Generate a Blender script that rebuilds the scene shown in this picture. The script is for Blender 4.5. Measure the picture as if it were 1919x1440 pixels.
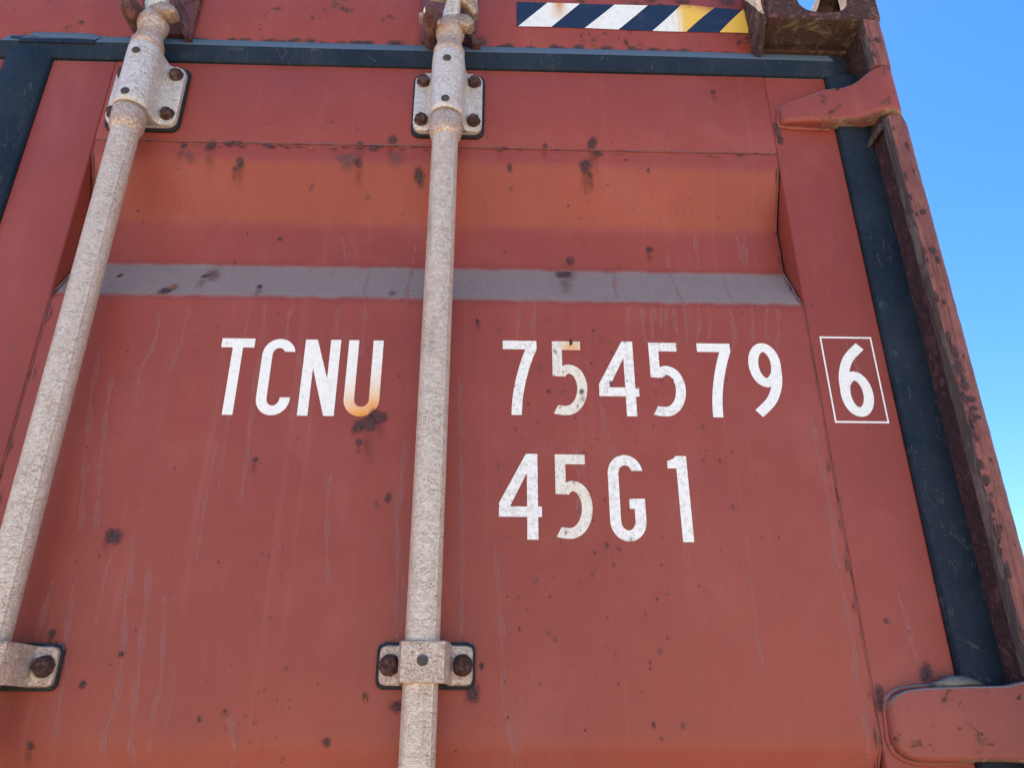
import bpy, bmesh, math, random
import numpy as np
from mathutils import Vector, Matrix
random.seed(7)
for o in list(bpy.data.objects): bpy.data.objects.remove(o)
scene = bpy.context.scene
COL = scene.collection

# ------------------------------------------------------------------ camera
cam_d = bpy.data.cameras.new("camera"); cam = bpy.data.objects.new("camera", cam_d); COL.objects.link(cam)
scene.camera = cam
cam_d.sensor_width = 36.0; cam_d.lens = 36.0*1450/1919; cam_d.clip_start = 0.02; cam_d.clip_end = 2000
PITCH, YAW = math.radians(24.2), math.radians(1.8)
F = Vector((math.sin(YAW)*math.cos(PITCH), math.cos(YAW)*math.cos(PITCH), math.sin(PITCH)))
Rv = Vector((math.cos(YAW), -math.sin(YAW), 0)); Uv = Rv.cross(F)
cam.matrix_world = Matrix(((Rv.x, Uv.x, -F.x, 0.0), (Rv.y, Uv.y, -F.y, -0.83), (Rv.z, Uv.z, -F.z, 1.90), (0, 0, 0, 1)))

# ------------------------------------------------------------------ sky, sun, exposure
SUN = Vector((-0.45, 0.42, 0.80)).normalized()
world = bpy.data.worlds.new("World"); scene.world = world; world.use_nodes = True
wn = world.node_tree; wn.nodes.clear()
wo = wn.nodes.new('ShaderNodeOutputWorld'); bg = wn.nodes.new('ShaderNodeBackground'); sky = wn.nodes.new('ShaderNodeTexSky')
sky.sky_type = 'NISHITA'; sky.sun_disc = False
sky.sun_elevation = math.asin(SUN.z); sky.sun_rotation = math.atan2(SUN.x, SUN.y)
sky.altitude = 0; sky.air_density = 1.0; sky.dust_density = 0.6; sky.ozone_density = 1.5
bg.inputs['Strength'].default_value = 0.11
hs = wn.nodes.new('ShaderNodeHueSaturation'); hs.inputs['Saturation'].default_value = 1.36
wn.links.new(sky.outputs[0], hs.inputs['Color']); wn.links.new(hs.outputs[0], bg.inputs['Color']); wn.links.new(bg.outputs[0], wo.inputs['Surface'])
sd = bpy.data.lights.new("sun", 'SUN'); sd.energy = 5.0; sd.angle = math.radians(0.5); sd.color = (1.0, 0.92, 0.79)
sun = bpy.data.objects.new("sun", sd); COL.objects.link(sun)
sun.rotation_euler = SUN.to_track_quat('Z', 'Y').to_euler()
scene.view_settings.view_transform = 'Standard'; scene.view_settings.look = 'None'
scene.view_settings.exposure = 1.52; scene.view_settings.gamma = 1.0; scene.view_settings.use_curve_mapping = False
scene.render.engine = 'CYCLES'; scene.cycles.transparent_max_bounces = 32
scene.render.resolution_x = 1024; scene.render.resolution_y = 769

# ------------------------------------------------------------------ node helper
class NT:
    def __init__(s, name):
        s.m = bpy.data.materials.new(name); s.m.use_nodes = True; s.t = s.m.node_tree; s.t.nodes.clear()
        s.out = s.t.nodes.new('ShaderNodeOutputMaterial'); s.g = None; s.tc = None
    def n(s, t, **k):
        nd = s.t.nodes.new(t)
        for a, b in k.items(): setattr(nd, a, b)
        return nd
    def put(s, sock, v):
        if isinstance(v, bpy.types.NodeSocket): s.t.links.new(v, sock)
        elif isinstance(v, (tuple, list)) and sock.type == 'RGBA' and len(v) == 3: sock.default_value = (*v, 1)
        else: sock.default_value = v
    def pos(s):
        if not s.g: s.g = s.n('ShaderNodeNewGeometry')
        return s.g.outputs['Position']
    def nrm(s):
        s.pos(); return s.g.outputs['Normal']
    def objp(s):
        if not s.tc: s.tc = s.n('ShaderNodeTexCoord')
        return s.tc.outputs['Object']
    def uv(s):
        if not s.tc: s.tc = s.n('ShaderNodeTexCoord')
        return s.tc.outputs['UV']
    def scale(s, v, sc, off=(0, 0, 0)):
        m = s.n('ShaderNodeMapping'); s.put(m.inputs['Vector'], v); m.inputs['Scale'].default_value = sc; m.inputs['Location'].default_value = off
        return m.outputs[0]
    def noise(s, v, sc, det=3, rough=.55, dist=0, col=False):
        t = s.n('ShaderNodeTexNoise'); s.put(t.inputs['Vector'], v); t.inputs['Scale'].default_value = sc
        t.inputs['Detail'].default_value = det; t.inputs['Roughness'].default_value = rough; t.inputs['Distortion'].default_value = dist
        return t.outputs['Color' if col else 'Fac']
    def vor(s, v, sc, feat='F1', out='Distance', rnd=1.0):
        t = s.n('ShaderNodeTexVoronoi', feature=feat); s.put(t.inputs['Vector'], v); t.inputs['Scale'].default_value = sc
        t.inputs['Randomness'].default_value = rnd
        return t.outputs[out]
    def math(s, op, a, b=0.0, c=0.0, clamp=False):
        m = s.n('ShaderNodeMath', operation=op, use_clamp=clamp)
        s.put(m.inputs[0], a); s.put(m.inputs[1], b)
        if op in ('MULTIPLY_ADD', 'COMPARE'): s.put(m.inputs[2], c)
        return m.outputs[0]
    def step(s, v, lo, hi, a=0.0, b=1.0):
        m = s.n('ShaderNodeMapRange', interpolation_type='SMOOTHSTEP'); s.put(m.inputs[0], v)
        m.inputs[1].default_value = lo; m.inputs[2].default_value = hi; m.inputs[3].default_value = a; m.inputs[4].default_value = b
        return m.outputs[0]
    def mix(s, f, a, b, mode='MIX'):
        m = s.n('ShaderNodeMix', data_type='RGBA', blend_type=mode); s.put(m.inputs[0], f); s.put(m.inputs[6], a); s.put(m.inputs[7], b)
        return m.outputs[2]
    def sep(s, v):
        m = s.n('ShaderNodeSeparateXYZ'); s.put(m.inputs[0], v); return m.outputs
    def bump(s, h, dist=.001, st=1.0, prev=None):
        b = s.n('ShaderNodeBump'); s.put(b.inputs['Height'], h); b.inputs['Distance'].default_value = dist; s.put(b.inputs['Strength'], st)
        if prev: s.t.links.new(prev, b.inputs['Normal'])
        return b.outputs[0]
    def done(s, col, rough=.5, metal=0.0, nrm=None, alpha=None, spec=.5):
        p = s.n('ShaderNodeBsdfPrincipled'); s.put(p.inputs['Base Color'], col); s.put(p.inputs['Roughness'], rough)
        s.put(p.inputs['Metallic'], metal); s.put(p.inputs['Specular IOR Level'], spec)
        if nrm: s.put(p.inputs['Normal'], nrm)
        if alpha is not None: s.put(p.inputs['Alpha'], alpha)
        s.t.links.new(p.outputs[0], s.out.inputs['Surface']); return s.m

def paint(name, colA=(.276, .050, .031), colB=(.238, .041, .026), dust=1.0, pits=1.0, streak=1.0, rust=0.0):
    t = NT(name); P = t.pos()
    big = t.noise(P, 2.3, 3); mid = t.noise(P, 14, 5, .6)
    c = t.mix(t.step(big, .35, .68), colA, colB)
    c = t.mix(t.math('MULTIPLY', t.step(mid, .48, .72), .22), c, (.34, .088, .060))
    chalk = t.noise(t.scale(P, (1.4, 1, .8), (7, 1, 2)), 5.5, 7, .68, .5)
    c = t.mix(t.math('MULTIPLY', t.step(chalk, .50, .72), .17), c, (.37, .125, .105))
    c = t.mix(t.math('MULTIPLY', t.step(chalk, .30, .46, 1, 0), .20), c, (.175, .032, .024))
    br = t.noise(t.scale(P, (420, 8, 9), (1, 2, 3)), 1.0, 3, .6)
    c = t.mix(t.math('MULTIPLY', t.step(br, .45, .75), .05), c, (.42, .15, .13))
    # faint vertical wash marks
    sv = t.scale(P, (55, 3, 1.6)); st = t.noise(sv, 1.0, 4, .6, .3)
    c = t.mix(t.math('MULTIPLY', t.step(st, .56, .78), .20*streak), c, (.38, .14, .125))
    sv2 = t.scale(P, (150, 5, 4), (3, 1, 7)); st2 = t.noise(sv2, 1.0, 3, .6, .2)
    c = t.mix(t.math('MULTIPLY', t.step(st2, .60, .78), .15*streak), c, (.20, .042, .035))
    # grain of the orange-peel paint, pale flecks
    gr = t.noise(P, 1400, 2, .7)
    c = t.mix(t.math('MULTIPLY', t.step(gr, .5, .75), .10), c, (.45, .15, .13))
    fl = t.vor(P, 170); flm = t.noise(P, 9, 3)
    c = t.mix(t.math('MULTIPLY', t.step(fl, .05, .085, 1, 0), t.step(flm, .5, .62, 0, .5)), c, (.55, .30, .28))
    # tiny rust pits in clusters
    wob = t.noise(P, 260, 3, .7)
    dens = t.noise(t.scale(P, (11, 11, 5)), 1.0, 4, .65)
    pv = t.math('ADD', t.vor(P, 125), t.math('MULTIPLY', wob, .25))
    pm = t.math('MULTIPLY', t.step(pv, .20, .27, 1, 0), t.step(dens, .50, .64, 0, .75*pits))
    pv2 = t.math('ADD', t.vor(P, 52), t.math('MULTIPLY', wob, .34))
    pm2 = t.math('MULTIPLY', t.step(pv2, .24, .34, 1, 0), t.step(dens, .56, .68, 0, .6*pits))
    pm = t.math('MAXIMUM', pm, pm2)
    c = t.mix(pm, c, (.075, .022, .022))
    rg = t.math('ADD', .40, t.math('MULTIPLY', mid, .18))
    if rust > 0:
        rn = t.noise(P, 22, 8, .72, .6); rn2 = t.noise(P, 110, 5, .7)
        rm = t.step(rn, .60-.22*rust, .66-.18*rust)
        rc = t.mix(t.step(rn2, .38, .62), (.045, .016, .017), (.16, .058, .035))
        c = t.mix(rm, c, rc); rg = t.mix(rm, rg, (.85, .85, .85))
    # settled dust on every upward slope, with runs washed through it
    nz = t.sep(t.nrm())[2]; dn = t.noise(P, 38, 5, .65); dr = t.noise(t.scale(P, (130, 20, 7)), 1.0, 3, .6, .6)
    dm = t.math('MULTIPLY', t.step(t.math('ADD', nz, t.math('MULTIPLY', dn, .30)), .34, .58), t.step(dr, .62, .76, 1, .6))
    dc = t.mix(t.step(t.noise(P, 300, 3, .7), .35, .75), (.262, .222, .216), (.215, .172, .168))
    c = t.mix(t.math('MULTIPLY', dm, .88*dust), c, dc)
    rg = t.mix(dm, rg, (.9, .9, .9))
    b = t.bump(t.noise(P, 5.0, 3), .016, .35)
    b = t.bump(t.noise(P, 520, 3, .6), .0004, .35, b)
    b = t.bump(t.math('MULTIPLY', pm, -1), .0006, .8, b)
    return t.done(c, rg, 0, b, spec=.42)

def rusty(name, A, B, C, thr=.5, mottles=40, sc2=(1, 1, 1), rough=.8, bumpd=.0015, metal=0.0):
    t = NT(name); P = t.scale(t.pos(), sc2)
    n1 = t.noise(P, mottles, 8, .7, .8); n2 = t.noise(P, mottles*4, 5, .7); n3 = t.noise(P, mottles*.35, 5, .65)
    c = t.mix(t.step(n1, thr-.06, thr+.06), A, B)
    c = t.mix(t.step(n2, .52, .66), c, t.mix(.55, c, C))
    c = t.mix(t.math('MULTIPLY', t.step(n3, .52, .64), .75), c, C)
    h = t.math('ADD', t.step(n1, thr-.08, thr+.08), t.math('MULTIPLY', n2, .6))
    return t.done(c, rough, metal, t.bump(h, bumpd, 1.0))

def galvanised(name, A=(.68, .565, .475), B=(.545, .43, .355), tint=(.46, .30, .21), sc=1.0, tintamt=.45):
    t = NT(name); P = t.pos()
    n1 = t.noise(P, 520*sc, 3, .7, 1.2); n2 = t.noise(P, 190*sc, 4, .65, .8); n3 = t.noise(P, 30*sc, 5, .6)
    c = t.mix(t.step(n1, .43, .55), B, A)
    c = t.mix(t.math('MULTIPLY', t.step(n2, .54, .66), .45), c, (.72, .69, .67))
    c = t.mix(t.math('MULTIPLY', t.step(n2, .34, .43, 1, 0), .36), c, (.36, .28, .25))
    c = t.mix(t.math('MULTIPLY', t.step(n3, .50, .66), tintamt), c, t.mix(.5, c, tint))
    rn = t.noise(t.scale(P, (95, 95, 5)), 1.0, 4, .6, .4); rp = t.noise(P, 11, 4, .6)
    c = t.mix(t.math('MULTIPLY', t.step(rn, .54, .70), t.step(rp, .42, .60, 0, .40)), c, (.30, .19, .13))
    # worm-like runs in the zinc skin
    w = t.noise(t.scale(P, (60, 60, 150)), 1.0, 3, .6, 1.8)
    wl = t.step(t.math('ABSOLUTE', t.math('SUBTRACT', w, .5)), .004, .018, 1, 0)
    c = t.mix(t.math('MULTIPLY', wl, t.step(n3, .42, .58, .05, .45)), c, (.19, .15, .14))
    h = t.math('ADD', t.math('MULTIPLY', n1, .5), n2)
    b = t.bump(t.math('SUBTRACT', h, t.math('MULTIPLY', wl, .6)), .0007, .9)
    return t.done(c, .42, .25, b)

def rubber(name, base=(.0065, .015, .032)):
    t = NT(name); P = t.pos()
    n1 = t.noise(P, 9, 4, .6); n2 = t.noise(P, 700, 2, .7); n3 = t.noise(P, 45, 5, .65, .5)
    c = t.mix(t.step(n1, .35, .7), base, (base[0]*2.6, base[1]*1.8, base[2]*1.35))
    c = t.mix(t.math('MULTIPLY', t.step(n2, .56, .72), .35), c, (.09, .11, .13))
    sp = t.vor(P, 70); c = t.mix(t.step(sp, .025, .045, .6, 0), c, (.26, .30, .32))
    # dried water runs
    r = t.noise(t.scale(P, (75, 30, 14), (5, 0, 2)), 1.0, 4, .6, 1.6)
    rl = t.math('MULTIPLY', t.step(t.math('ABSOLUTE', t.math('SUBTRACT', r, .52)), .004, .02, 1, 0), t.step(n3, .52, .66, 0, .30))
    c = t.mix(rl, c, (.16, .19, .20))
    # scuffs: chalky arcs where something has rubbed past
    w = t.noise(t.scale(P, (34, 20, 22), (2, 5, 1)), 1.0, 2, .4, 1.1)
    ws = t.math('MULTIPLY', t.step(t.math('ABSOLUTE', t.math('SUBTRACT', w, .47)), .002, .012, 1, 0), t.step(t.noise(P, 16, 3, .6), .56, .66, 0, .45))
    c = t.mix(t.math('MULTIPLY', ws, t.step(n2, .4, .6)), c, (.30, .27, .24))
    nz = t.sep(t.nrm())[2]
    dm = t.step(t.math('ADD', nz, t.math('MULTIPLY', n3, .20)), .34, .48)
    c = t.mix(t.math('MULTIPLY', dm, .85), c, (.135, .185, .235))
    b = t.bump(n2, .0003, .5); b = t.bump(n3, .0015, .3, b)
    return t.done(c, t.mix(dm, (.66,)*3, (.9,)*3), 0, b, spec=.22)

def flaking_white(name, A=(.84, .84, .83), speck=1.0, stain=None):
    t = NT(name); P = t.pos()
    wob = t.noise(P, 420, 3, .7); dens = t.noise(P, 13, 4, .6); n = t.noise(P, 160, 5, .7)
    c = t.mix(t.math('MULTIPLY', t.step(n, .44, .64), .55*speck), A, (.52, .46, .40))
    pv = t.math('ADD', t.vor(P, 230), t.math('MULTIPLY', wob, .35))
    pm = t.math('MULTIPLY', t.step(pv, .30, .40, 1, 0), t.step(dens, .36, .56, .15, .95*speck))
    c = t.mix(pm, c, (.26, .20, .16))
    pv = t.math('ADD', t.vor(P, 80), t.math('MULTIPLY', wob, .35))
    pm = t.math('MULTIPLY', t.step(pv, .25, .31, 1, 0), t.step(dens, .44, .56, 0, 1.0*speck))
    c = t.mix(pm, c, (.10, .08, .075))
    if stain: c = stain(t, P, c)
    return t.done(c, .5, 0, t.bump(wob, .0002, .4))

def stain_u(t, P, c):      # rust bled into the foot of the U from the scab beneath it
    x, y, z = t.sep(P)
    h = t.math('ADD', t.math('SUBTRACT', z, 2.2305), t.math('MULTIPLY', t.math('SUBTRACT', x, -.128), -.35))
    h = t.math('ADD', h, t.math('MULTIPLY', t.noise(P, 60, 4), .02))
    c = t.mix(t.step(h, .030, .080, .75, 0), c, (.80, .50, .22))
    return t.mix(t.step(h, .014, .048, 1.0, 0), c, (.78, .30, .04))
def stain_warm(t, P, c):
    return t.mix(t.step(t.noise(P, 32, 5, .6), .44, .70, 0, .40), c, (.68, .56, .38))
def stain_notch(t, P, c):
    x, y, z = t.sep(P)
    d = t.math('SQRT', t.math('ADD', t.math('POWER', t.math('SUBTRACT', x, .0975), 2.0), t.math('POWER', t.math('SUBTRACT', z, 2.322), 2.0)))
    c = stain_warm(t, P, c)
    return t.mix(t.step(d, .004, .016, .85, 0), c, (.72, .38, .14))

def decal(name, c1, c2, soft=.55, strength=.92, sc=230):
    t = NT(name); P = t.pos()
    u, v, _ = t.sep(t.uv())
    r = t.math('SQRT', t.math('ADD', t.math('POWER', u, 2.0), t.math('POWER', v, 2.0)))
    n = t.noise(P, sc, 6, .8, .5); nb = t.noise(P, 95, 4, .65); nf = t.noise(P, 900, 3, .8)
    m = t.math('SUBTRACT', t.math('ADD', t.math('ADD', t.math('MULTIPLY', n, .60), t.math('MULTIPLY', nb, .50)), t.math('MULTIPLY', nf, .60)), t.math('MULTIPLY', r, .95))
    a = t.math('MULTIPLY', t.step(m, .26, .26+soft), strength)
    a = t.math('MULTIPLY', a, t.step(r, .8, 1.0, 1, 0))
    c = t.mix(t.step(t.noise(P, 500, 3, .7), .40, .62), c1, c2)
    return t.done(c, .8, 0, t.bump(n, .0008, .8), alpha=a)

def dripmat(name, col=(.42, .165, .155), st=.46):
    t = NT(name); P = t.pos(); u, v, _ = t.sep(t.uv())
    au = t.math('ABSOLUTE', t.math('ADD', u, t.math('MULTIPLY', t.math('SUBTRACT', t.noise(P, 210, 4, .7), .5), .7)))
    edge = t.math('MULTIPLY', t.step(au, .25, .72, .55, .85), t.step(au, .65, 1.0, 1, 0))
    body = t.step(au, .55, .95, .65, 0)
    a = t.math('MULTIPLY', t.math('MAXIMUM', edge, body), t.step(t.noise(P, 24, 4, .7), .32, .56, .15, st))
    a = t.math('MULTIPLY', a, t.step(t.math('ABSOLUTE', v), .85, 1.0, 1, 0))
    return t.done(col, .6, 0, alpha=a)

def post_mat():
    t = NT('corner post steel'); P = t.pos(); x, y, z = t.sep(P)
    n1 = t.noise(t.scale(P, (1, 1, .5)), 95, 7, .75, .5); n2 = t.noise(P, 420, 5, .75); n3 = t.noise(t.scale(P, (1, 1, .5)), 20, 5, .65, .4)
    n4 = t.noise(t.scale(P, (1, 1, .6), (3, 2, 9)), 34, 7, .75, .8)
    c = t.mix(t.step(n3, .36, .64), (.185, .058, .050), (.290, .092, .074))
    c = t.mix(t.math('MULTIPLY', t.step(n1, .50, .62), .55), c, (.31, .105, .082))
    hi = t.step(t.math('ADD', z, t.math('MULTIPLY', t.math('SUBTRACT', n3, .5), .5)), 2.10, 2.40)
    c = t.mix(t.math('MULTIPLY', t.step(n4, .54, .62), t.math('MULTIPLY_ADD', hi, .45, .15)), c, (.33, .125, .068))
    c = t.mix(t.math('MULTIPLY', t.step(n4, .33, .42, 1, 0), .85), c, (.055, .030, .034))
    c = t.mix(t.math('MULTIPLY', t.step(n2, .50, .64), .40), c, (.07, .030, .032))
    c = t.mix(t.math('MULTIPLY', t.step(n2, .30, .42, 1, 0), .30), c, (.34, .16, .13))
    # long scratches down the flange
    w = t.noise(t.scale(P, (210, 60, 5)), 1.0, 3, .6, .3)
    wl = t.step(t.math('ABSOLUTE', t.math('SUBTRACT', w, .5)), .006, .035, 1, 0)
    c = t.mix(t.math('MULTIPLY', wl, t.step(n3, .45, .6, 0, .5)), c, (.06, .025, .028))
    h = t.math('ADD', t.math('MULTIPLY', n1, .8), t.math('SUBTRACT', t.math('MULTIPLY', n2, .6), t.math('MULTIPLY', wl, .5)))
    return t.done(c, .62, 0, t.bump(h, .0018, 1))
M = {}
M['red'] = paint('door paint')
M['red_clean'] = paint('hinge paint', colA=(.27, .056, .038), colB=(.19, .038, .030), dust=.9, pits=1.6, rust=.13)
M['header_red'] = paint('header paint', pits=.7, rust=.08)
M['seam'] = paint('dirty seam bead', colA=(.19, .046, .040), colB=(.13, .034, .032), pits=2, rust=.35)
M['post'] = post_mat()
M['post_dark'] = rusty('channel rust', (.040, .014, .020), (.085, .026, .032), (.10, .036, .034), .52, 85, (1, 1, 1), bumpd=.003)
M['post_grey'] = rusty('grey flange side', (.065, .050, .052), (.125, .098, .092), (.075, .032, .034), .5, 80, (1, 1, .25))
M['casting'] = rusty('pitted casting', (.060, .024, .025), (.145, .052, .046), (.21, .120, .09), .50, 75, bumpd=.004)
M['casting_under'] = rusty('yellowed underside', (.062, .021, .017), (.155, .110, .066), (.105, .055, .038), .53, 34, bumpd=.003)
M['bolt'] = rusty('rusted bolt', (.050, .022, .020), (.11, .045, .038), (.22, .12, .10), .5, 220, bumpd=.0014)
M['keeper'] = rusty('rusted keeper', (.09, .034, .032), (.19, .068, .058), (.26, .15, .11), .5, 90, bumpd=.002)
M['zinc'] = galvanised('galvanised steel', sc=1.55)
M['zinc_cast'] = galvanised('galvanised casting', A=(.75, .685, .625), B=(.49, .43, .39), sc=1.15, tintamt=.2)
M['zinc_rust'] = galvanised('zinc gone brown', A=(.42, .30, .21), B=(.24, .155, .105), sc=.7)
M['zinc_warm'] = galvanised('zinc with rust bloom', A=(.62, .49, .41), B=(.38, .25, .19), tint=(.42, .17, .06), tintamt=.95)
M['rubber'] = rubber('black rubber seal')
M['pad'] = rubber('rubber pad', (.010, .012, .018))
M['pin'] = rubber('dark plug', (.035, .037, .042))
M['white'] = flaking_white('white marking')
M['white_clean'] = flaking_white('clean white marking', speck=.35)
M['white_warm'] = flaking_white('yellowed white marking', A=(.78, .75, .68), stain=stain_warm)
M['white_u'] = flaking_white('rust bled white marking', speck=.4, stain=stain_u)
M['white_notch'] = flaking_white('rust notched white marking', A=(.78, .74, .66), stain=stain_notch)
M['spot'] = decal('rust scab', (.032, .020, .028), (.115, .050, .052), soft=.50, strength=.85, sc=330)
M['spot_stain'] = decal('rust stain', (.20, .050, .022), (.17, .045, .026), soft=.9, strength=.55, sc=90)
M['spot_faint'] = decal('rust bloom', (.15, .070, .075), (.20, .085, .085), soft=.6, strength=.6)
M['spot_orange'] = decal('orange rust', (.30, .10, .03), (.22, .07, .03), soft=.5, strength=.8)
M['spot_black'] = decal('black chip', (.02, .014, .013), (.05, .03, .025), soft=.15)
M['halo'] = decal('rust halo', (.36, .19, .10), (.28, .14, .085), soft=.7, strength=.65, sc=150)
M['drip'] = dripmat('dried runs')
M['post_chip'] = decal('dark rust flake', (.030, .018, .022), (.075, .035, .035), soft=.30)
M['post_scrape'] = decal('bright scrape', (.34, .125, .068), (.40, .175, .10), soft=.95, strength=.65, sc=420)
M['scuff'] = decal('pale scuff', (.16, .15, .14), (.09, .10, .12), soft=.9, strength=.45, sc=300)
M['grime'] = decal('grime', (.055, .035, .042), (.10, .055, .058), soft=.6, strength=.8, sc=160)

def stripe_mat():
    t = NT('reflective tape'); P = t.pos(); x, y, z = t.sep(P)
    n = t.noise(P, 30, 5, .6); v = t.noise(t.scale(P, (110, 10, 9)), 1.0, 5, .65)
    base = t.mix(t.step(t.noise(P, 120, 4, .7), .4, .75, 0, .4), (.80, .82, .80), (.52, .50, .46))
    xx = t.math('ADD', x, t.math('MULTIPLY', t.math('SUBTRACT', v, .5), .05))
    c = t.mix(t.step(xx, .268, .292), base, (.80, .50, .07))
    # rust run down the first stripe and along the torn upper edge of the third
    d1 = t.math('ABSOLUTE', t.math('SUBTRACT', x, .099)); top = t.step(z, 2.872, 2.915)
    k = t.math('MULTIPLY', t.step(t.math('ADD', d1, t.math('MULTIPLY', t.math('SUBTRACT', n, .5), .03)), .002, .016, 1, 0), top)
    c = t.mix(k, c, (.62, .30, .10))
    k2 = t.math('MULTIPLY', t.step(t.math('ADD', z, t.math('MULTIPLY', t.math('SUBTRACT', n, .5), .04)), 2.902, 2.922), t.step(x, .27, .30))
    c = t.mix(k2, c, (.45, .15, .05))
    c = t.mix(t.step(t.vor(P, 120), .06, .10, .6, 0), c, (.30, .25, .20))
    return t.done(c, .35, 0)
M['stripe'] = stripe_mat()
def tape_mat():
    t = NT('navy tape'); P = t.pos()
    c = t.mix(t.step(t.noise(P, 60, 5, .7), .5, .75), (.012, .020, .050), (.03, .045, .085))
    return t.done(c, .45)
M['tape'] = tape_mat()
def lump_mat():
    t = NT('weathered grey rubber'); P = t.pos()
    n = t.noise(P, 90, 6, .7, .6); n2 = t.noise(P, 28, 4, .6)
    c = t.mix(t.step(n, .42, .62), (.085, .088, .084), (.14, .145, .142))
    c = t.mix(t.step(n2, .5, .68, 0, .6), c, (.10, .08, .062))
    return t.done(c, .8, 0, t.bump(n, .002, .8))
M['lump'] = lump_mat()
def ground_mat():
    t = NT('pale gravel yard'); P = t.pos()
    n = t.noise(P, 3, 8, .6); v = t.vor(P, 60, out='Color')
    c = t.mix(t.step(n, .35, .7), (.50, .375, .25), (.62, .485, .34))
    c = t.mix(.25, c, v, 'OVERLAY')
    return t.done(c, .95, 0, t.bump(t.vor(P, 60), .01, 1))
M['ground'] = ground_mat()
M['scrape'] = decal('scrape', (.06, .09, .17), (.10, .12, .2), soft=.2)

# ------------------------------------------------------------------ mesh helpers
def link(name, bm, mat, parent=None, smooth=None, recalc=True):
    if recalc: bmesh.ops.recalc_face_normals(bm, faces=bm.faces)
    me = bpy.data.meshes.new(name); bm.to_mesh(me); bm.free()
    for m in (mat if isinstance(mat, (list, tuple)) else [mat]): me.materials.append(m)
    o = bpy.data.objects.new(name, me); COL.objects.link(o)
    if parent: o.parent = parent
    if smooth is not None:
        for p in me.polygons: p.use_smooth = True
        me.set_sharp_from_angle(angle=math.radians(smooth))
    return o
def thing(name, label, cat, group=None):
    o = bpy.data.objects.new(name, None); COL.objects.link(o); o.empty_display_size = .05
    o['label'] = label; o['category'] = cat
    if group: o['group'] = group
    return o
def box(bm, x0, x1, y0, y1, z0, z1, bev=0.0, seg=2, mi=0):
    r = bmesh.ops.create_cube(bm, size=1.0)
    for v in r['verts']:
        v.co = Vector(((x0+x1)/2+v.co.x*(x1-x0), (y0+y1)/2+v.co.y*(y1-y0), (z0+z1)/2+v.co.z*(z1-z0)))
    fs = set(f for v in r['verts'] for f in v.link_faces)
    for f in fs: f.material_index = mi
    if bev > 0:
        es = list(set(e for v in r['verts'] for e in v.link_edges))
        bmesh.ops.bevel(bm, geom=es, offset=bev, segments=seg, profile=.5, affect='EDGES')
def rpoly(x0, x1, z0, z1, r, n=5):
    pts = []
    for cx, cz, a0 in ((x1-r, z1-r, 0), (x0+r, z1-r, 90), (x0+r, z0+r, 180), (x1-r, z0+r, 270)):
        for k in range(n+1):
            a = math.radians(a0+90*k/n); pts.append((cx+r*math.cos(a), cz+r*math.sin(a)))
    return pts
def prism(bm, pts, y0, y1, bev=0.0, seg=2):
    """polygon in x,z extruded from y0 (front) to y1; front edge bevelled"""
    front = [bm.verts.new((x, y0, z)) for x, z in pts]
    back = [bm.verts.new((x, y1, z)) for x, z in pts]
    f = bm.faces.new(front); bm.faces.new(back[::-1]); n = len(pts)
    for i in range(n): bm.faces.new((front[i], back[i], back[(i+1) % n], front[(i+1) % n]))
    if bev > 0:
        bmesh.ops.bevel(bm, geom=list(f.edges), offset=bev, segments=seg, profile=.5, affect='EDGES')
def lathe(bm, prof, cx, cy, n=32, axis='z', base=0.0, caps=True):
    rings = []
    for h, r in prof:
        ring = []
        for k in range(n):
            a = 2*math.pi*k/n
            if axis == 'z': co = (cx+r*math.cos(a), cy+r*math.sin(a), h)
            else: co = (cx+r*math.cos(a), h, cy+r*math.sin(a))      # axis along y, cy is z
            ring.append(bm.verts.new(co))
        rings.append(ring)
    for a, b in zip(rings, rings[1:]):
        for k in range(n): bm.faces.new((a[k], a[(k+1) % n], b[(k+1) % n], b[k]))
    if caps: bm.faces.new(rings[0][::-1]); bm.faces.new(rings[-1])
def tube(bm, pts, rad, n=6, jit=0.0):
    rings = []
    for i, p in enumerate(pts):
        p = Vector(p); a = Vector(pts[max(i-1, 0)]); b = Vector(pts[min(i+1, len(pts)-1)])
        d = (b-a).normalized(); s = d.cross(Vector((0, 1, 0)))
        if s.length < .1: s = d.cross(Vector((1, 0, 0)))
        s.normalize(); u = s.cross(d)
        r = rad*(1+jit*random.uniform(-1, 1))
        rings.append([bm.verts.new(p+s*r*math.cos(2*math.pi*k/n)+u*r*math.sin(2*math.pi*k/n)) for k in range(n)])
    for a, b in zip(rings, rings[1:]):
        for k in range(n): bm.faces.new((a[k], a[(k+1) % n], b[(k+1) % n], b[k]))
    bm.faces.new(rings[0][::-1]); bm.faces.new(rings[-1])
def loft(bm, rings, cap=True):
    R = [[bm.verts.new(p) for p in r] for r in rings]; n = len(R[0])
    for a, b in zip(R, R[1:]):
        for k in range(n): bm.faces.new((a[k], a[(k+1) % n], b[(k+1) % n], b[k]))
    if cap: bm.faces.new(R[0][::-1]); bm.faces.new(R[-1])

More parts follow.
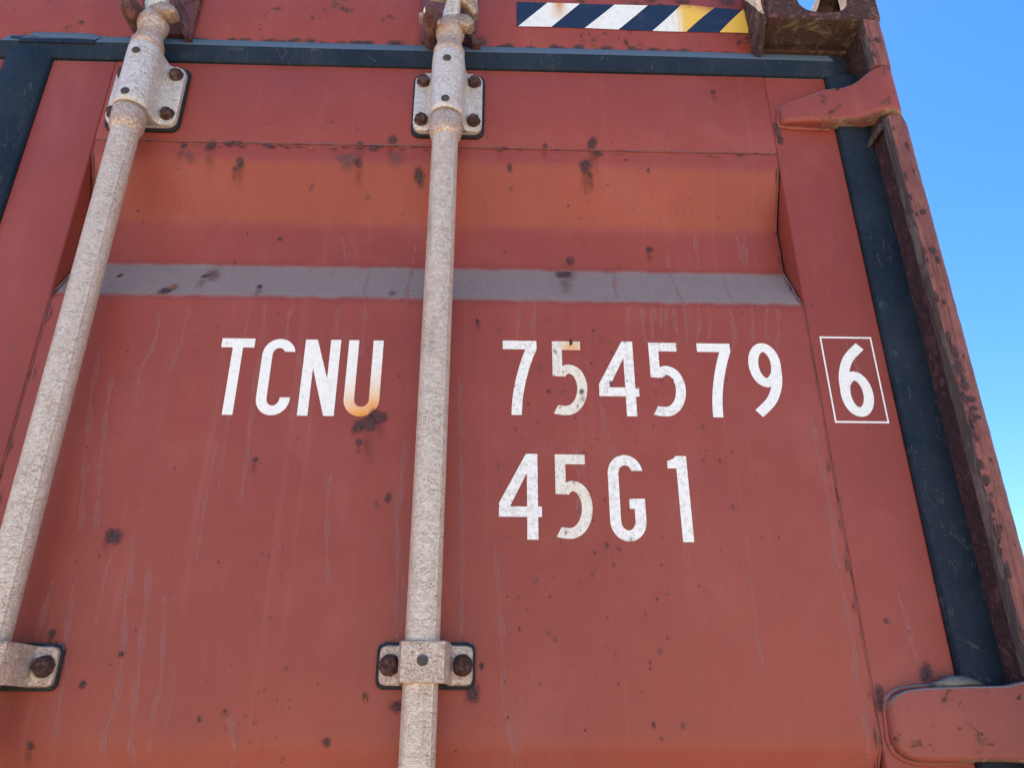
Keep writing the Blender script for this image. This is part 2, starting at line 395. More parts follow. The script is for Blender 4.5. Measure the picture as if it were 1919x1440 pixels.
# corrugated door panel: depth as a function of height
PROF = [(2.626, .0015), (2.600, .0015), (2.524, .040), (2.457, .040), (2.387, .0015)]
for k in range(1, 3):
    PROF += [(2.600-.712*k, .0015), (2.524-.712*k, .040), (2.457-.712*k, .040), (2.387-.712*k, .0015)]
PROF += [(.34, .0015)]
def ydepth(z):
    for (a, ya), (b, yb) in zip(PROF, PROF[1:]):
        if b <= z <= a: return ya+(yb-ya)*(a-z)/(a-b)
    return 0.0
SPOTS = [(-0.3379, 2.5949, 0.0099, 0), (-0.345, 2.5866, 0.0057, 0), (-0.4052, 2.6016, 0.0169, 1), (-0.3798, 2.6196, 0.0113, 0), (-0.4153, 2.6195, 0.0085, 0), (-0.3553, 2.6221, 0.0085, 0), (-0.1785, 2.6266, 0.0086, 0), (-0.1924, 2.601, 0.0214, 1), (-0.1802, 2.5979, 0.01, 0), (-0.2034, 2.6044, 0.0157, 1), (-0.1373, 2.6361, 0.0101, 0), (-0.1304, 2.6045, 0.0172, 1), (-0.0992, 2.5822, 0.0143, 0), (0.1264, 2.6004, 0.0124, 0), (0.1324, 2.5883, 0.0065, 0), (0.0717, 2.6316, 0.0073, 0), (0.1365, 2.6381, 0.0147, 0), (0.023, 2.5953, 0.0079, 0), (0.0248, 2.5698, 0.005, 1), (-0.2435, 2.5669, 0.0071, 1), (0.2124, 2.4915, 0.0072, 0), (-0.2816, 2.4988, 0.0049, 0), (0.1045, 2.4715, 0.0143, 0), (0.0941, 2.447, 0.0155, 0), (0.1698, 2.4644, 0.004, 1), (-0.1231, 2.3987, 0.0106, 1), (-0.3552, 2.4334, 0.0201, 1), (-0.364, 2.4295, 0.0093, 0), (-0.2892, 2.4079, 0.0072, 0), (-0.4017, 2.3966, 0.0129, 0), (-0.3943, 2.4048, 0.0097, 2), (-0.3358, 2.4599, 0.0048, 0), (-0.4704, 2.4275, 0.0053, 0), (-0.0159, 2.3561, 0.0052, 0), (-0.1333, 2.2326, 0.0122, 0), (-0.1386, 2.2213, 0.017, 0), (-0.1493, 2.2179, 0.0121, 0), (-0.1238, 2.2281, 0.0098, 0), (-0.1477, 2.1985, 0.0054, 0), (-0.261, 2.177, 0.0059, 0), (-0.1103, 2.1337, 0.0082, 0), (-0.1221, 2.1263, 0.0052, 1), (-0.3971, 2.0885, 0.0134, 0), (-0.4037, 2.093, 0.0067, 0), (-0.3663, 1.9707, 0.0058, 0), (-0.439, 1.9904, 0.0058, 0), (-0.3978, 1.9416, 0.0067, 0), (-0.4352, 1.8868, 0.006, 0), (-0.2791, 1.9103, 0.0036, 0), (-0.2556, 1.9151, 0.0052, 2), (-0.255, 1.918, 0.0026, 0), (-0.1186, 1.9297, 0.0058, 2), (-0.1204, 1.9322, 0.0032, 0), (-0.0871, 1.9224, 0.0126, 0), (-0.0135, 1.9348, 0.0149, 0), (-0.1536, 1.8899, 0.0062, 0), (0.4192, 2.0052, 0.0046, 0), (0.314, 2.7356, 0.0062, 0), (0.4192, 2.0052, 0.0048, 1), (0.0965, 2.3374, 0.0072, 3), (0.0582, 2.2952, 0.0053, 1), (0.0779, 2.3168, 0.0054, 1), (0.1418, 2.0796, 0.0049, 1), (0.1116, 2.051, 0.0036, 1), (0.135, 2.0624, 0.004, 1), (0.0518, 2.0451, 0.0055, 1), (0.032, 2.0285, 0.0047, 1), (0.1081, 2.2647, 0.0057, 0), (0.0861, 2.2644, 0.004, 1), (0.0691, 2.2642, 0.0044, 0), (-0.167, 2.5569, 0.0071, 1), (0.1815, 2.611, 0.0051, 0), (0.2115, 2.5955, 0.0037, 0), (-0.0671, 2.5999, 0.0057, 0), (0.2403, 2.6144, 0.0031, 1), (0.0723, 2.3606, 0.0046, 1), (0.1255, 2.3467, 0.0033, 0), (-0.3097, 2.6592, 0.0043, 1), (-0.2232, 2.6655, 0.0044, 1), (-0.1871, 2.6533, 0.0051, 1), (0.0703, 1.9859, 0.0046, 1), (0.2249, 2.0405, 0.0024, 1), (0.19, 2.032, 0.0031, 1), (0.1627, 2.2793, 0.0027, 1), (0.1967, 2.2659, 0.0036, 1), (0.0235, 2.0904, 0.0041, 1), (0.0951, 2.1539, 0.0034, 1), (0.0998, 2.1204, 0.0033, 1), (0.0845, 2.0966, 0.0036, 1)]
DRIPS = [[(-0.161, 2.4518), (-0.1557, 2.3866), (-0.1527, 2.3567), (-0.1537, 2.3203), (-0.1552, 2.3075)], [(-0.1866, 2.3747), (-0.1862, 2.3561), (-0.1865, 2.3313)], [(-0.2438, 2.37), (-0.2444, 2.3478), (-0.2447, 2.3289)], [(-0.2301, 2.312), (-0.2207, 2.2841), (-0.2202, 2.2568)], [(0.2276, 2.3822), (0.2267, 2.3633), (0.228, 2.3337), (0.2241, 2.3191)], [(0.1869, 2.3815), (0.1872, 2.3477), (0.1909, 2.3259)], [(0.2022, 2.3818), (0.1977, 2.3479), (0.1992, 2.3333)], [(0.1696, 2.3812), (0.1693, 2.3549), (0.166, 2.3342)], [(0.2578, 2.3828), (0.2578, 2.3564), (0.2516, 2.3341)], [(0.2981, 2.3835), (0.299, 2.3571), (0.2977, 2.3349), (0.2916, 2.3166)], [(0.325, 2.384), (0.3212, 2.3338)], [(0.3452, 2.3843), (0.3389, 2.3578), (0.3399, 2.3355)], [(0.3601, 2.3846), (0.3511, 2.3357), (0.3492, 2.2996)], [(0.0565, 2.3922), (0.052, 2.3603), (0.0543, 2.3338)], [(0.0331, 2.3787), (0.0343, 2.36), (0.031, 2.3334)], [(0.128, 2.2581), (0.1343, 2.2213), (0.1419, 2.189), (0.1354, 2.1574)], [(0.3785, 2.2788), (0.3769, 2.198), (0.3798, 2.1597), (0.3804, 2.1167), (0.3774, 2.0754), (0.379, 2.0413), (0.379, 2.0029), (0.3805, 1.9711), (0.3763, 1.9454), (0.3804, 1.9204), (0.3776, 1.8864), (0.3762, 1.8671)], [(0.432, 2.3519), (0.4407, 2.3081), (0.456, 2.2523)], [(0.4381, 2.0416), (0.4409, 1.9871), (0.4453, 1.9557), (0.4403, 1.9404)], [(0.0056, 2.0961), (0.0123, 2.0394), (0.0131, 2.0122), (0.0165, 1.9857), (0.0173, 1.9448), (0.0201, 1.9152), (0.0264, 1.8866), (0.0298, 1.8675)], [(-0.0355, 2.2869), (-0.0301, 2.1558), (-0.0267, 2.0502), (-0.0261, 1.9856)], [(-0.0928, 2.2186), (-0.097, 2.1551), (-0.0975, 2.0953), (-0.0908, 2.0499), (-0.0868, 2.0279), (-0.0881, 1.9854)], [(-0.101, 2.1247), (-0.0946, 2.0388), (-0.0919, 1.9853)], [(0.0344, 1.9349), (0.0327, 1.896), (0.0293, 1.8675)], [(-0.3784, 2.0932), (-0.3723, 2.0483), (-0.3734, 2.0212), (-0.3696, 2.0105), (-0.3634, 1.9591), (-0.3626, 1.9295), (-0.3658, 1.9008), (-0.3674, 1.868)], [(-0.3551, 2.065), (-0.3502, 2.0106), (-0.3466, 1.9641), (-0.3432, 1.915), (-0.3399, 1.8867), (-0.336, 1.868)], [(-0.3346, 2.0375), (-0.3231, 1.9542), (-0.3235, 1.9198), (-0.3227, 1.8774)], [(-0.3089, 1.9542), (-0.3091, 1.9198), (-0.3115, 1.8961)], [(-0.4271, 2.048), (-0.4278, 2.0156), (-0.419, 1.9589), (-0.4148, 1.915), (-0.4113, 1.8681)], [(-0.451, 2.0451), (-0.4521, 2.0049), (-0.455, 1.9842)], [(-0.3663, 2.3715), (-0.3677, 2.324), (-0.3727, 2.2819)], [(-0.4007, 2.3671), (-0.399, 2.3235), (-0.4083, 2.2814), (-0.4047, 2.241)], [(-0.4613, 2.3225), (-0.4557, 2.2403), (-0.4431, 2.1518), (-0.4345, 2.0928)], [(-0.4401, 2.2809), (-0.4313, 2.1827), (-0.4177, 2.0929)], [(-0.1759, 2.1667), (-0.1736, 2.0947), (-0.1648, 2.0384)], [(-0.2505, 1.9151), (-0.2414, 1.8867), (-0.2435, 1.8679)], [(0.2756, 2.526), (0.2773, 2.4666), (0.2822, 2.4583)], [(0.3449, 2.5194), (0.3416, 2.4637)], [(0.3339, 2.5192), (0.338, 2.4636)], [(-0.2011, 2.5074), (-0.1897, 2.4571)], [(0.2725, 2.383), (0.2661, 2.3343)], [(0.2189, 2.3821), (0.2117, 2.3335)], [(0.2123, 2.3819), (0.2069, 2.3481)], [(0.1626, 2.4643), (0.157, 2.395)]]
POSTD = [(.5400, 2.4944, .0075, 1, 1.1), (.5475, 2.437, .0085, 1, 1.3), (.5490, 2.424, .007, .8, 1.8), (.5290, 2.4361, .005, .7, 2.5), (.5285, 2.372, .005, .7, 3), (.5300, 2.3171, .008, .8, 2), (.5325, 2.300, .010, .8, 1.8),
         (.5315, 2.2780, .010, .9, 1.8), (.5335, 2.2560, .009, 1, 1.5), (.5300, 2.240, .007, .8, 2), (.5385, 2.2390, .008, 1.2, 1.0), (.5430, 2.2280, .007, 1.3, .8), (.5475, 2.2175, .006, 1.3, .8), (.5335, 2.2180, .007, .8, 2.2),
         (.5300, 2.163, .007, .8, 1.6), (.5310, 2.145, .009, .9, 1.4), (.5290, 2.1159, .006, .7, 2.4), (.5295, 2.09, .006, .7, 3), (.5290, 2.20, .006, .7, 3), (.5325, 2.1936, .006, .7, 2), (.5290, 2.05, .006, .7, 3), (.5295, 2.55, .005, .7, 3), (.5490, 2.60, .006, .8, 2), (.5300, 2.76, .006, 1, 1), (.5480, 2.79, .008, 1, 1.2)]
POSTO = [(.5345, 2.548, .014, .30, 1.6), (.5345, 2.510, .014, .34, 1.6), (.5350, 2.470, .016, .36, 1.4), (.5372, 2.452, .010, .4, 1.6), (.5412, 2.402, .018, .30, 1.5), (.5412, 2.362, .018, .28, 1.5), (.5420, 2.322, .016, .26, 1.5), (.5440, 2.285, .012, .3, 1.6),
         (.5445, 2.250, .012, .30, 1.5), (.5410, 2.645, .009, .9, .55), (.5450, 2.19, .020, .14, 1.8), (.5450, 2.12, .022, .12, 1.8), (.5440, 2.05, .02, .12, 1.8), (.5400, 2.760, .010, .5, 1.1)]
SCUFF = [(.4937, 2.1275, .010, .6), (.4979, 2.1066, .010, .2), (.5098, 2.1066, .010, .5), (.5122, 2.0919, .012, .3), (.5010, 2.0573, .012, .1), (.4974, 1.9838, .014, 1.2), (.5045, 1.9785, .012, 1.2), (.4850, 2.0404, .009, .2), (.500, 2.30, .010, 0), (.495, 2.45, .012, .1)]

# ================================================================== the yard
bm = bmesh.new(); bmesh.ops.create_grid(bm, x_segments=2, y_segments=2, size=400)
g = link('ground', bm, M['ground']); g['kind'] = 'structure'

# ================================================================== container body
BODY = thing('shipping_container', 'weathered red shipping container body framing the doors, with rusty corner post and header', 'shipping container')
def part(name, bm, mat, parent, smooth=None, label=None, stuff=False, recalc=True):
    o = link(name, bm, mat, parent, smooth, recalc)
    if label: o['label'] = label
    if stuff: o['kind'] = 'stuff'
    return o
CX0 = -.659      # centre line between the two leaves
bm = bmesh.new(); box(bm, -1.70, .3915, .008, .07, 2.815, 2.945, .003); header = part('header', bm, M['header_red'], BODY, 30)
bm = bmesh.new(); box(bm, -1.87, .54, .072, 12.0, 2.925, 2.945); part('roof', bm, M['red'], BODY)
for sgn, nm in ((1, 'right'), (-1, 'left')):
    bm = bmesh.new()                                  # corrugated side sheet
    pts = []; y = .10; k = 0
    while y < 12.0:
        for dy, d in ((0, 0), (.07, 0), (.068, .036), (.072, .036)):
            y += dy; pts.append((d, y))
        y += .068
    xs = CX0+sgn*1.205
    for (d, y) in pts:
        bm.verts.new((xs-sgn*d, y, .16)); bm.verts.new((xs-sgn*d, y, 2.924))
    bm.verts.ensure_lookup_table()
    for i in range(len(pts)-1): bm.faces.new([bm.verts[j] for j in (2*i, 2*i+1, 2*i+3, 2*i+2)])
    part('side_wall', bm, M['red'], BODY)
bm = bmesh.new(); box(bm, -1.84, .523, .008, .12, .06, .19, .004); part('door_sill', bm, M['red'], BODY, 30)
bm = bmesh.new(); box(bm, -1.874, -1.80, -.05, .11, .19, 2.83, .004); part('corner_post', bm, M['post'], BODY, 30)

# header ledge that shows dark behind the end of the top seal
bm = bmesh.new(); box(bm, .3935, .5270, .0042, .06, 2.8245, 2.8305, .002); part('header_ledge', bm, M['casting_under'], BODY, 30)
bm = bmesh.new(); box(bm, .3920, .5270, .0090, .06, 2.780, 2.8243, .001); part('door_stop', bm, M['post_dark'], BODY, 30)

# ---- corner casting: hollow, with an oval hole in three faces
def ringplate(bm, rect, hole, n, a0, a1, fn, mi=0, jit=0.0):
    (u0, u1, v0, v1) = rect; cu, cv, hw, hh, hr = hole
    hp = []
    for k in range(n):
        t = 2*math.pi*k/n; c, s = math.cos(t), math.sin(t); e = .62
        hp.append((cu+hw*math.copysign(abs(c)**e, c), cv+hh*math.copysign(abs(s)**e, s)))
    op = []
    for (u, v) in hp:
        du, dv = u-cu, v-cv
        tu = ((u1-cu)/du if du > 0 else (u0-cu)/du) if abs(du) > 1e-9 else 1e9
        tv = ((v1-cv)/dv if dv > 0 else (v0-cv)/dv) if abs(dv) > 1e-9 else 1e9
        t = min(tu, tv); op.append([cu+du*t, cv+dv*t])
    for (ru, rv) in ((u0, v0), (u0, v1), (u1, v0), (u1, v1)):
        best = min(range(n), key=lambda i: (op[i][0]-ru)**2+(op[i][1]-rv)**2); op[best] = [ru, rv]
    L = []
    for a in (a0, a1):
        inner = [bm.verts.new(fn(u, v, a)) for u, v in hp]; outer = [bm.verts.new(fn(u, v, a)) for u, v in op]
        L.append((inner, outer))
    (i0, o0), (i1, o1) = L
    for k in range(n):
        j = (k+1) % n
        for q in ((o0[k], o0[j], i0[j], i0[k]), (o1[k], i1[k], i1[j], o1[j]), (i0[k], i0[j], i1[j], i1[k]), (o0[k], o1[k], o1[j], o0[j])):
            f = bm.faces.new(q); f.material_index = mi
CA = thing('corner_casting', 'pitted rusty corner casting with oval holes at the top right corner of the container', 'corner casting')
bm = bmesh.new()
x0, x1, y0, y1, z0, z1 = .392, .5545, -.050, .128, 2.832, 2.950
ringplate(bm, (x0+.0002, x1-.0002, z0+.0002, z1), (.474, 2.890, .037, .045, 0), 48, y0, y0+.022, lambda u, v, a: (u, a, v))
bmesh.ops.remove_doubles(bm, verts=bm.verts, dist=1e-5)
ed = [e for e in bm.edges if e.is_manifold and e.calc_face_angle(0) > .8]
bmesh.ops.bevel(bm, geom=ed, offset=.0022, segments=2, profile=.5, affect='EDGES')
o = part('end_face', bm, M['casting'], CA, 50)
bm = bmesh.new(); ringplate(bm, (x0+.016, x1-.016, y0+.0225, y1), (.473, .040, .031, .060, 0), 48, z1-.020, z1-.0005, lambda u, v, a: (u, v, a)); part('top_face', bm, M['casting'], CA, 50)
bm = bmesh.new(); ringplate(bm, (y0+.0225, y1, z0+.020, z1-.0008), (.040, 2.890, .042, .030, 0), 48, x1-.0155, x1-.0006, lambda u, v, a: (a, u, v)); part('side_face', bm, M['casting'], CA, 50)
bm = bmesh.new(); box(bm, x0+.0006, x0+.0155, y0+.0225, y1, z0+.020, z1-.0008, .001); part('inner_wall', bm, M['casting'], CA, 50)
bm = bmesh.new(); box(bm, x0+.0006, x1-.0006, y0+.0225, y1, z0+.0008, z0+.0195, .001); part('floor_plate', bm, [M['casting_under']], CA, 50)
# flange turned back under the end face, yellowed on its underside
bm = bmesh.new(); box(bm, x0+.0015, x1-.0265, y0+.0008, -.0035, z0-.0022, z0-.0002, 0); part('under_plate', bm, M['casting_under'], CA, 50)
# torn weld lip running from the casting down its inner edge to the header
bm = bmesh.new()
rings = []
for i in range(15):
    t = i/14; z = 2.942-.150*t; w = .0045+.0035*math.sin(t*9)*.4; fy = -.047+.055*max(0, (t-.70)/.30)**1.2
    cx = .3895-.002*t+random.uniform(-.0012, .0012); w += random.uniform(-.001, .001)
    rings.append([(cx-w, .0075, z), (cx-w*.8, fy*.45, z+.001), (cx-.002, fy+random.uniform(0, .002), z), (cx+.0035, fy+.001, z), (cx+.004, .0075, z)])
loft(bm, rings); part('weld_lip', bm, M['casting'], CA, 40)

# ---- right corner post: front flange as two lengths between hinge knuckles, darker channel behind
def flange(za, zb, nm, chamf=.012):
    bm = bmesh.new(); rings = []; N = max(6, int((zb-za)/.012))
    for i in range(N+1):
        z = za+(zb-za)*i/N; j = lambda s=.0006: random.uniform(-s, s)
        c = chamf*max(0, 1-(zb-z)/.012)**1.6 if nm == 'low' else 0
        w = .0022*math.sin(z*31)*math.sin(z*7+1)
        rings.append([(.5245, -.046, z), (.5265, -.0498+j(), z), (.5325, -.0506+j(), z), (.5355, -.0494+j(), z), (.5385, -.0505+j(), z), (.5465, -.0498+j(), z),
                      (.5525-c, -.0462+j(), z), (.5547-c+j(.0004)-abs(w)*.4, -.040, z), (.5547-c*.9, -.0285, z), (.5245, -.0285, z)])
    rings = [[(max(p[0], .5258) if q in (0, 9) else p[0]+.0012*(q == 1), min(p[1], -.0355), p[2]) if True else p for q, p in enumerate(r)] for r in rings]
    loft(bm, rings)
    bmesh.ops.recalc_face_normals(bm, faces=bm.faces)
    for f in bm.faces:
        if f.normal.x < -.8: f.material_index = 1  # left-facing sides of the flange take a darker grey
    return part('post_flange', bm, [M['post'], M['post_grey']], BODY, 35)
flange(2.7435, 2.8312, 'up'); flange(1.9495, 2.6530, 'low'); flange(.20, 1.8570, 'low')
bm = bmesh.new(); box(bm, .5275, .5535, -.0353, .11, .20, 2.8310, .0015); part('corner_post', bm, M['post_dark'], BODY, 30)
bm = bmesh.new(); box(bm, .5075, .5268, .018, .10, .20, 2.7990, .0015); part('post_web', bm, M['post_dark'], BODY, 30)
# small hinge gussets welded into the channel under each knuckle
for z in (2.653, 1.9445):
    bm = bmesh.new()
    prism(bm, [(.5150, z-.016), (.5215, z-.003), (.5275, z-.003), (.5275, z-.010), (.5190, z-.018)], -.038, .0175, .0012)
    part('hinge_gusset', bm, M['post_grey'], BODY, 40)
# rust lumps on the post edge
bm = bmesh.new()
for _ in range(26):
    z = random.choice([random.uniform(2.06, 2.16), random.uniform(2.26, 2.36), random.uniform(1.97, 2.6)]); x = random.uniform(.526, .540)
    r = random.uniform(.0012, .0035)
    m = Matrix.Translation((x, -.0500, z)) @ Matrix.Rotation(random.uniform(-.5, .5), 4, 'Y') @ Matrix.Diagonal((r, .0009, r*random.uniform(1.2, 3), 1))
    bmesh.ops.create_icosphere(bm, subdivisions=1, radius=1, matrix=m)
part('rust_scales', bm, M['casting'], BODY, 40, stuff=True)

# ---- hazard tape on the header
bm = bmesh.new()
def tape_pt(x, t):      # t 0 bottom .. 1 top, bent down a little at its right end
    k = max(0, (x-.30)/.085)
    top = 2.9165+.004*max(0, 1-abs(x-.29)/.05)-.0045*k*k; bot = 2.8640-.0002*(x*100)+.0
    bot = 2.8640+.0015*math.sin(x*18)-.0015*k*k
    return (x, .0070, bot+(top-bot)*t)
xs = [.033+(.352)*i/40 for i in range(41)]
def tape_strip(bm, f0, f1, dy, n=10):
    """area between slanting side f0 and f1, both (bottom x, top x)"""
    rows = []
    for j in range(n+1):
        t = j/n; row = []
        xa = f0[0]+(f0[1]-f0[0])*t; xb = f1[0]+(f1[1]-f1[0])*t
        for i in range(7):
            p = tape_pt(xa+(xb-xa)*i/6, t); row.append(bm.verts.new((p[0], p[1]-dy, p[2])))
        rows.append(row)
    for a, b in zip(rows, rows[1:]):
        for i in range(6): bm.faces.new((a[i], a[i+1], b[i+1], b[i]))
tape_strip(bm, (.0335, .0335), (.3850, .3835), 0); tape = part('hazard_tape', bm, M['tape'], BODY, label='navy and white striped warning tape turning yellow at its right end')
for i, (a, b) in enumerate((((.0355, .0805), (.0855, .1300)), ((.1355, .1835), (.1865, .2345)), ((.2375, .2865), (.2890, .3380)), ((.3395, .3805), (.3848, .3829)))):
    bm = bmesh.new(); tape_strip(bm, a, b, .0002)
    o = part('stripe', bm, M['stripe'], tape, label=['white slanting stripe with a rust run', 'clean white slanting stripe', 'slanting stripe half white half yellow with rusty torn top', 'yellow triangular end stripe'][i])

# ---- cam keepers on the header
M['keeper_base'] = paint('grimy keeper base', colA=(.14, .045, .045), colB=(.09, .032, .035), pits=2, rust=.5)
def keeper(cx, lab):
    bm = bmesh.new(); prism(bm, rpoly(cx-.045, cx+.037, 2.8235, 2.930, .008), -.0005, .0075, .003)
    k = part('cam_keeper', bm, M['keeper_base'], BODY, 40, label=lab)
    bm = bmesh.new(); rings = []
    for i in range(9):
        t = i/8; y = -.071+.068*t; s = .0130*(1-.35*(1-t)**3 if i else .55); zc = 2.806+.012*t
        rings.append([(cx-.0255+s*math.cos(a), y, zc+.021*s/.0130*math.sin(a)) for a in [2*math.pi*q/12+.26 for q in range(12)]])
    loft(bm, rings); part('prong', bm, M['keeper'], k, 40)
    bm = bmesh.new(); rings = []
    for i in range(9):
        t = i/8; x = cx+.014+.023*t**1.3; z = 2.868-.064*t; w = .0055-.001*t
        rings.append([(x-w, .0072, z), (x-w*.8, -.018+.006*t, z), (x+w*.6, -.023+.008*t, z), (x+w*1.3, -.012, z), (x+w*1.5, .0072, z)])
    loft(bm, rings); part('prong', bm, M['keeper'], k, 40)
keeper(-.063, 'rusted keeper behind the head of the middle rod')
keeper(-.4755, 'rusted keeper behind the head of the left rod')

# ---- grime along the lower edge of the header
def disc(bm, x, z, r, yfn, off, sx=1.0, sz=1.0, n=14, rings=5, rot=0.0):
    uvl = bm.loops.layers.uv.verify(); c = bm.verts.new((x, yfn(z)-off, z)); prev = None; U = {c: (0, 0)}
    R = []
    for k in range(1, rings+1):
        ring = []
        for q in range(n):
            a = 2*math.pi*q/n; du, dv = k/rings*math.cos(a), k/rings*math.sin(a)
            ex, ez = du*r*sx, dv*r*sz
            px = x+ex*math.cos(rot)-ez*math.sin(rot); pz = z+ex*math.sin(rot)+ez*math.cos(rot)
            v = bm.verts.new((px, yfn(pz)-off, pz)); U[v] = (du, dv); ring.append(v)
        R.append(ring)
    fs = []
    for q in range(n): fs.append(bm.faces.new((c, R[0][q], R[0][(q+1) % n])))
    for a, b in zip(R, R[1:]):
        for q in range(n): fs.append(bm.faces.new((a[q], b[q], b[(q+1) % n], a[(q+1) % n])))
    for f in fs:
        for l in f.loops: l[uvl].uv = U[l.vert]
bm = bmesh.new(); rr = random.Random(3)
for _ in range(70):
    x = rr.uniform(-.62, .38); r = rr.uniform(.006, .015)
    disc(bm, x, 2.822+rr.uniform(-.003, .003), r, lambda z: .0080, .0002+rr.uniform(0, .0003), 1.5, .8)
for x in (.088, .128, .168, .205, -.29, -.27, .02, -.14, -.15): disc(bm, x, 2.825, .016, lambda z: .0080, .0006, 1.2, .9)
part('edge_grime', bm, M['grime'], BODY, stuff=True, recalc=False)
bm = bmesh.new()
for (x, z, r) in ((-.064, 2.835, .05), (-.07, 2.850, .045), (-.47, 2.835, .05), (-.098, 2.83, .03), (-.022, 2.83, .035), (.29, 2.93, .03), (.24, 2.932, .025), (.36, 2.93, .03), (.37, 2.87, .012)):
    disc(bm, x, z, r, lambda z: .0080, .0007+rr.uniform(0, .0002), 1.0, .8)
part('rust_bloom', bm, M['grime'], BODY, stuff=True, recalc=False)

# ---- flakes and scrapes on the post
rp = random.Random(11)
bm = bmesh.new()
for (x, z, r, sx, sz) in POSTD:
    x = min(x, .5455-r*sx*.7); disc(bm, x, z, r, lambda q: -.0508, .0003+rp.uniform(0, .0004), sx, sz, rot=rp.uniform(-.15, .15))
for _ in range(34):
    z = rp.uniform(1.97, 2.80); x = rp.choice((.5285, .5295, .5300, .5425)); disc(bm, x+rp.uniform(-.001, .001), z, rp.uniform(.0015, .0045), lambda q: -.0506, .0002+rp.uniform(0, .0003), .8, 1.8)
part('rust_flakes', bm, M['post_chip'], BODY, stuff=True, recalc=False)
bm = bmesh.new()
for (x, z, r, sx, sz) in POSTO: disc(bm, min(x, .5430), z, r, lambda q: -.0507, .0001+rp.uniform(0, .0002), sx, sz)
part('bright_scrapes', bm, M['post_scrape'], BODY, stuff=True, recalc=False)

# ================================================================== the two door leaves
def rounded_profile():
    P = [(ydepth_z, z) for z, ydepth_z in PROF]; out = [P[0]]
    for a, b, c in zip(P, P[1:], P[2:]):
        va = Vector((a[0]-b[0], a[1]-b[1])); vc = Vector((c[0]-b[0], c[1]-b[1])); d = .010
        p0 = Vector(b)+va.normalized()*d; p2 = Vector(b)+vc.normalized()*d; q = Vector(b)
        for t in (0, .25, .5, .75, 1): out.append(tuple(p0*(1-t)**2+q*2*t*(1-t)+p2*t*t))
    out.append(P[-1]); return out
RP = rounded_profile()
def leaf(root, xl, xr, sl, sr):
    """xl,xr steel edges; sl,sr inner edges of the two stiles"""
    bm = bmesh.new(); n = 14
    xs = [sl+.0016+(sr-sl-.0032)*i/n for i in range(n+1)]
    rows = [[bm.verts.new((x, y, z)) for x in xs] for (y, z) in RP]
    for a, b in zip(rows, rows[1:]):
        for i in range(n): bm.faces.new((a[i], a[i+1], b[i+1], b[i]))
    pn = part('corrugated_panel', bm, M['red'], root, 25)
    for a, b in ((xl, sl), (sr, xr)):
        bm = bmesh.new(); box(bm, a, b, 0, .052, .20, 2.768, .0028, 3); part('stile', bm, M['red'], root, 35)
    bm = bmesh.new(); box(bm, sl+.0001, sr-.0001, .0003, .052, 2.6275, 2.7678, .0009, 2); part('top_rail', bm, M['red'], root, 35)
    bm = bmesh.new(); box(bm, sl+.0008, sr-.0008, .0003, .052, .201, .3385, .0016, 2); part('bottom_rail', bm, M['red'], root, 35)
    bm = bmesh.new(); box(bm, sl, sr, .045, .050, .30, 2.65); part('backing_sheet', bm, M['post_dark'], root)
    # beads: sealed joint between panel and stiles, weld under the top rail
    for x, s in ((sl+.0012, 1), (sr-.0012, -1)):
        pts = []; z = 2.640
        while z > .34:
            y = ydepth(min(z, 2.625)); rec = y > .004
            pts.append((x+s*(.0018 if rec else -.0004)+random.uniform(-.0004, .0004), y+(-.0008 if rec else .0006), z)); z -= .009
        bm = bmesh.new(); tube(bm, pts, .0015, 6, .25); part('sealant_bead', bm, M['seam'], root, 60)
    pts = [(sl+.004+(sr-sl-.008)*i/60, .0012+random.uniform(-.0002, .0002), 2.6268+random.uniform(-.0004, .0004)) for i in range(61)]
    bm = bmesh.new(); tube(bm, pts, .0016, 6, .3); part('weld_bead', bm, M['seam'], root, 60)

DOOR = thing('container_door', 'red corrugated right door leaf carrying the white code letters and numbers', 'door')
XL, XR, SL, SR = -.6235, .4810, -.5350, .3920
leaf(DOOR, XL, XR, SL, SR)
LEFT = thing('container_door', 'red left door leaf, just a sliver beyond the wide rubber seal', 'door')
leaf(LEFT, -1.795, -.690, -1.706, -.780)

# ---- rubber seals
def section_loft(name, sec, path, parent, label=None):
    bm = bmesh.new(); loft(bm, [[fn(p) for p in sec] for fn in path]); return part(name, bm, M['rubber'], parent, 30, label)
sec_top = [(.0078, 2.7683), (-.0018, 2.7684), (-.0034, 2.7695), (-.0080, 2.7945), (-.0070, 2.7968), (.0055, 2.8200), (.0076, 2.8218)]
def tp(x, k=1.0, lift=0.0): return lambda p: (x, p[0] if p[1] < 2.79 else p[0], p[1]+(lift if p[1] > 2.79 else 0)+(0.0008*math.sin(x*9)))
path = [tp(-.700+1.194*i/60, lift=.0) for i in range(61)]
def endcap(p):
    y, z = p; return (.519 if y > -.005 or z < 2.775 else .497, y if z > 2.775 else y, z)
path.append(lambda p: (.4955, p[0], p[1]))
path.append(lambda p: (.5195, max(p[0], .0035), p[1]-(.006 if p[1] > 2.79 else 0)))
section_loft('top_seal', sec_top, path, DOOR)
bm = bmesh.new(); rings = []
for i in range(80):
    z = 2.7679-2.56*i/79
    d = .0006*math.sin(z*6)
    rings.append([(.4815, .012, z), (.4816, -.0030, z), (.4832, -.0062+d, z), (.5040, -.0070+d, z), (.5240, -.0068+d, z), (.5270+(.003 if z < 2.74 else 0), -.0050, z), (.5272+(.003 if z < 2.74 else 0), .012, z)])
loft(bm, rings); part('side_seal', bm, M['rubber'], DOOR, 50)
bm = bmesh.new(); rings = []
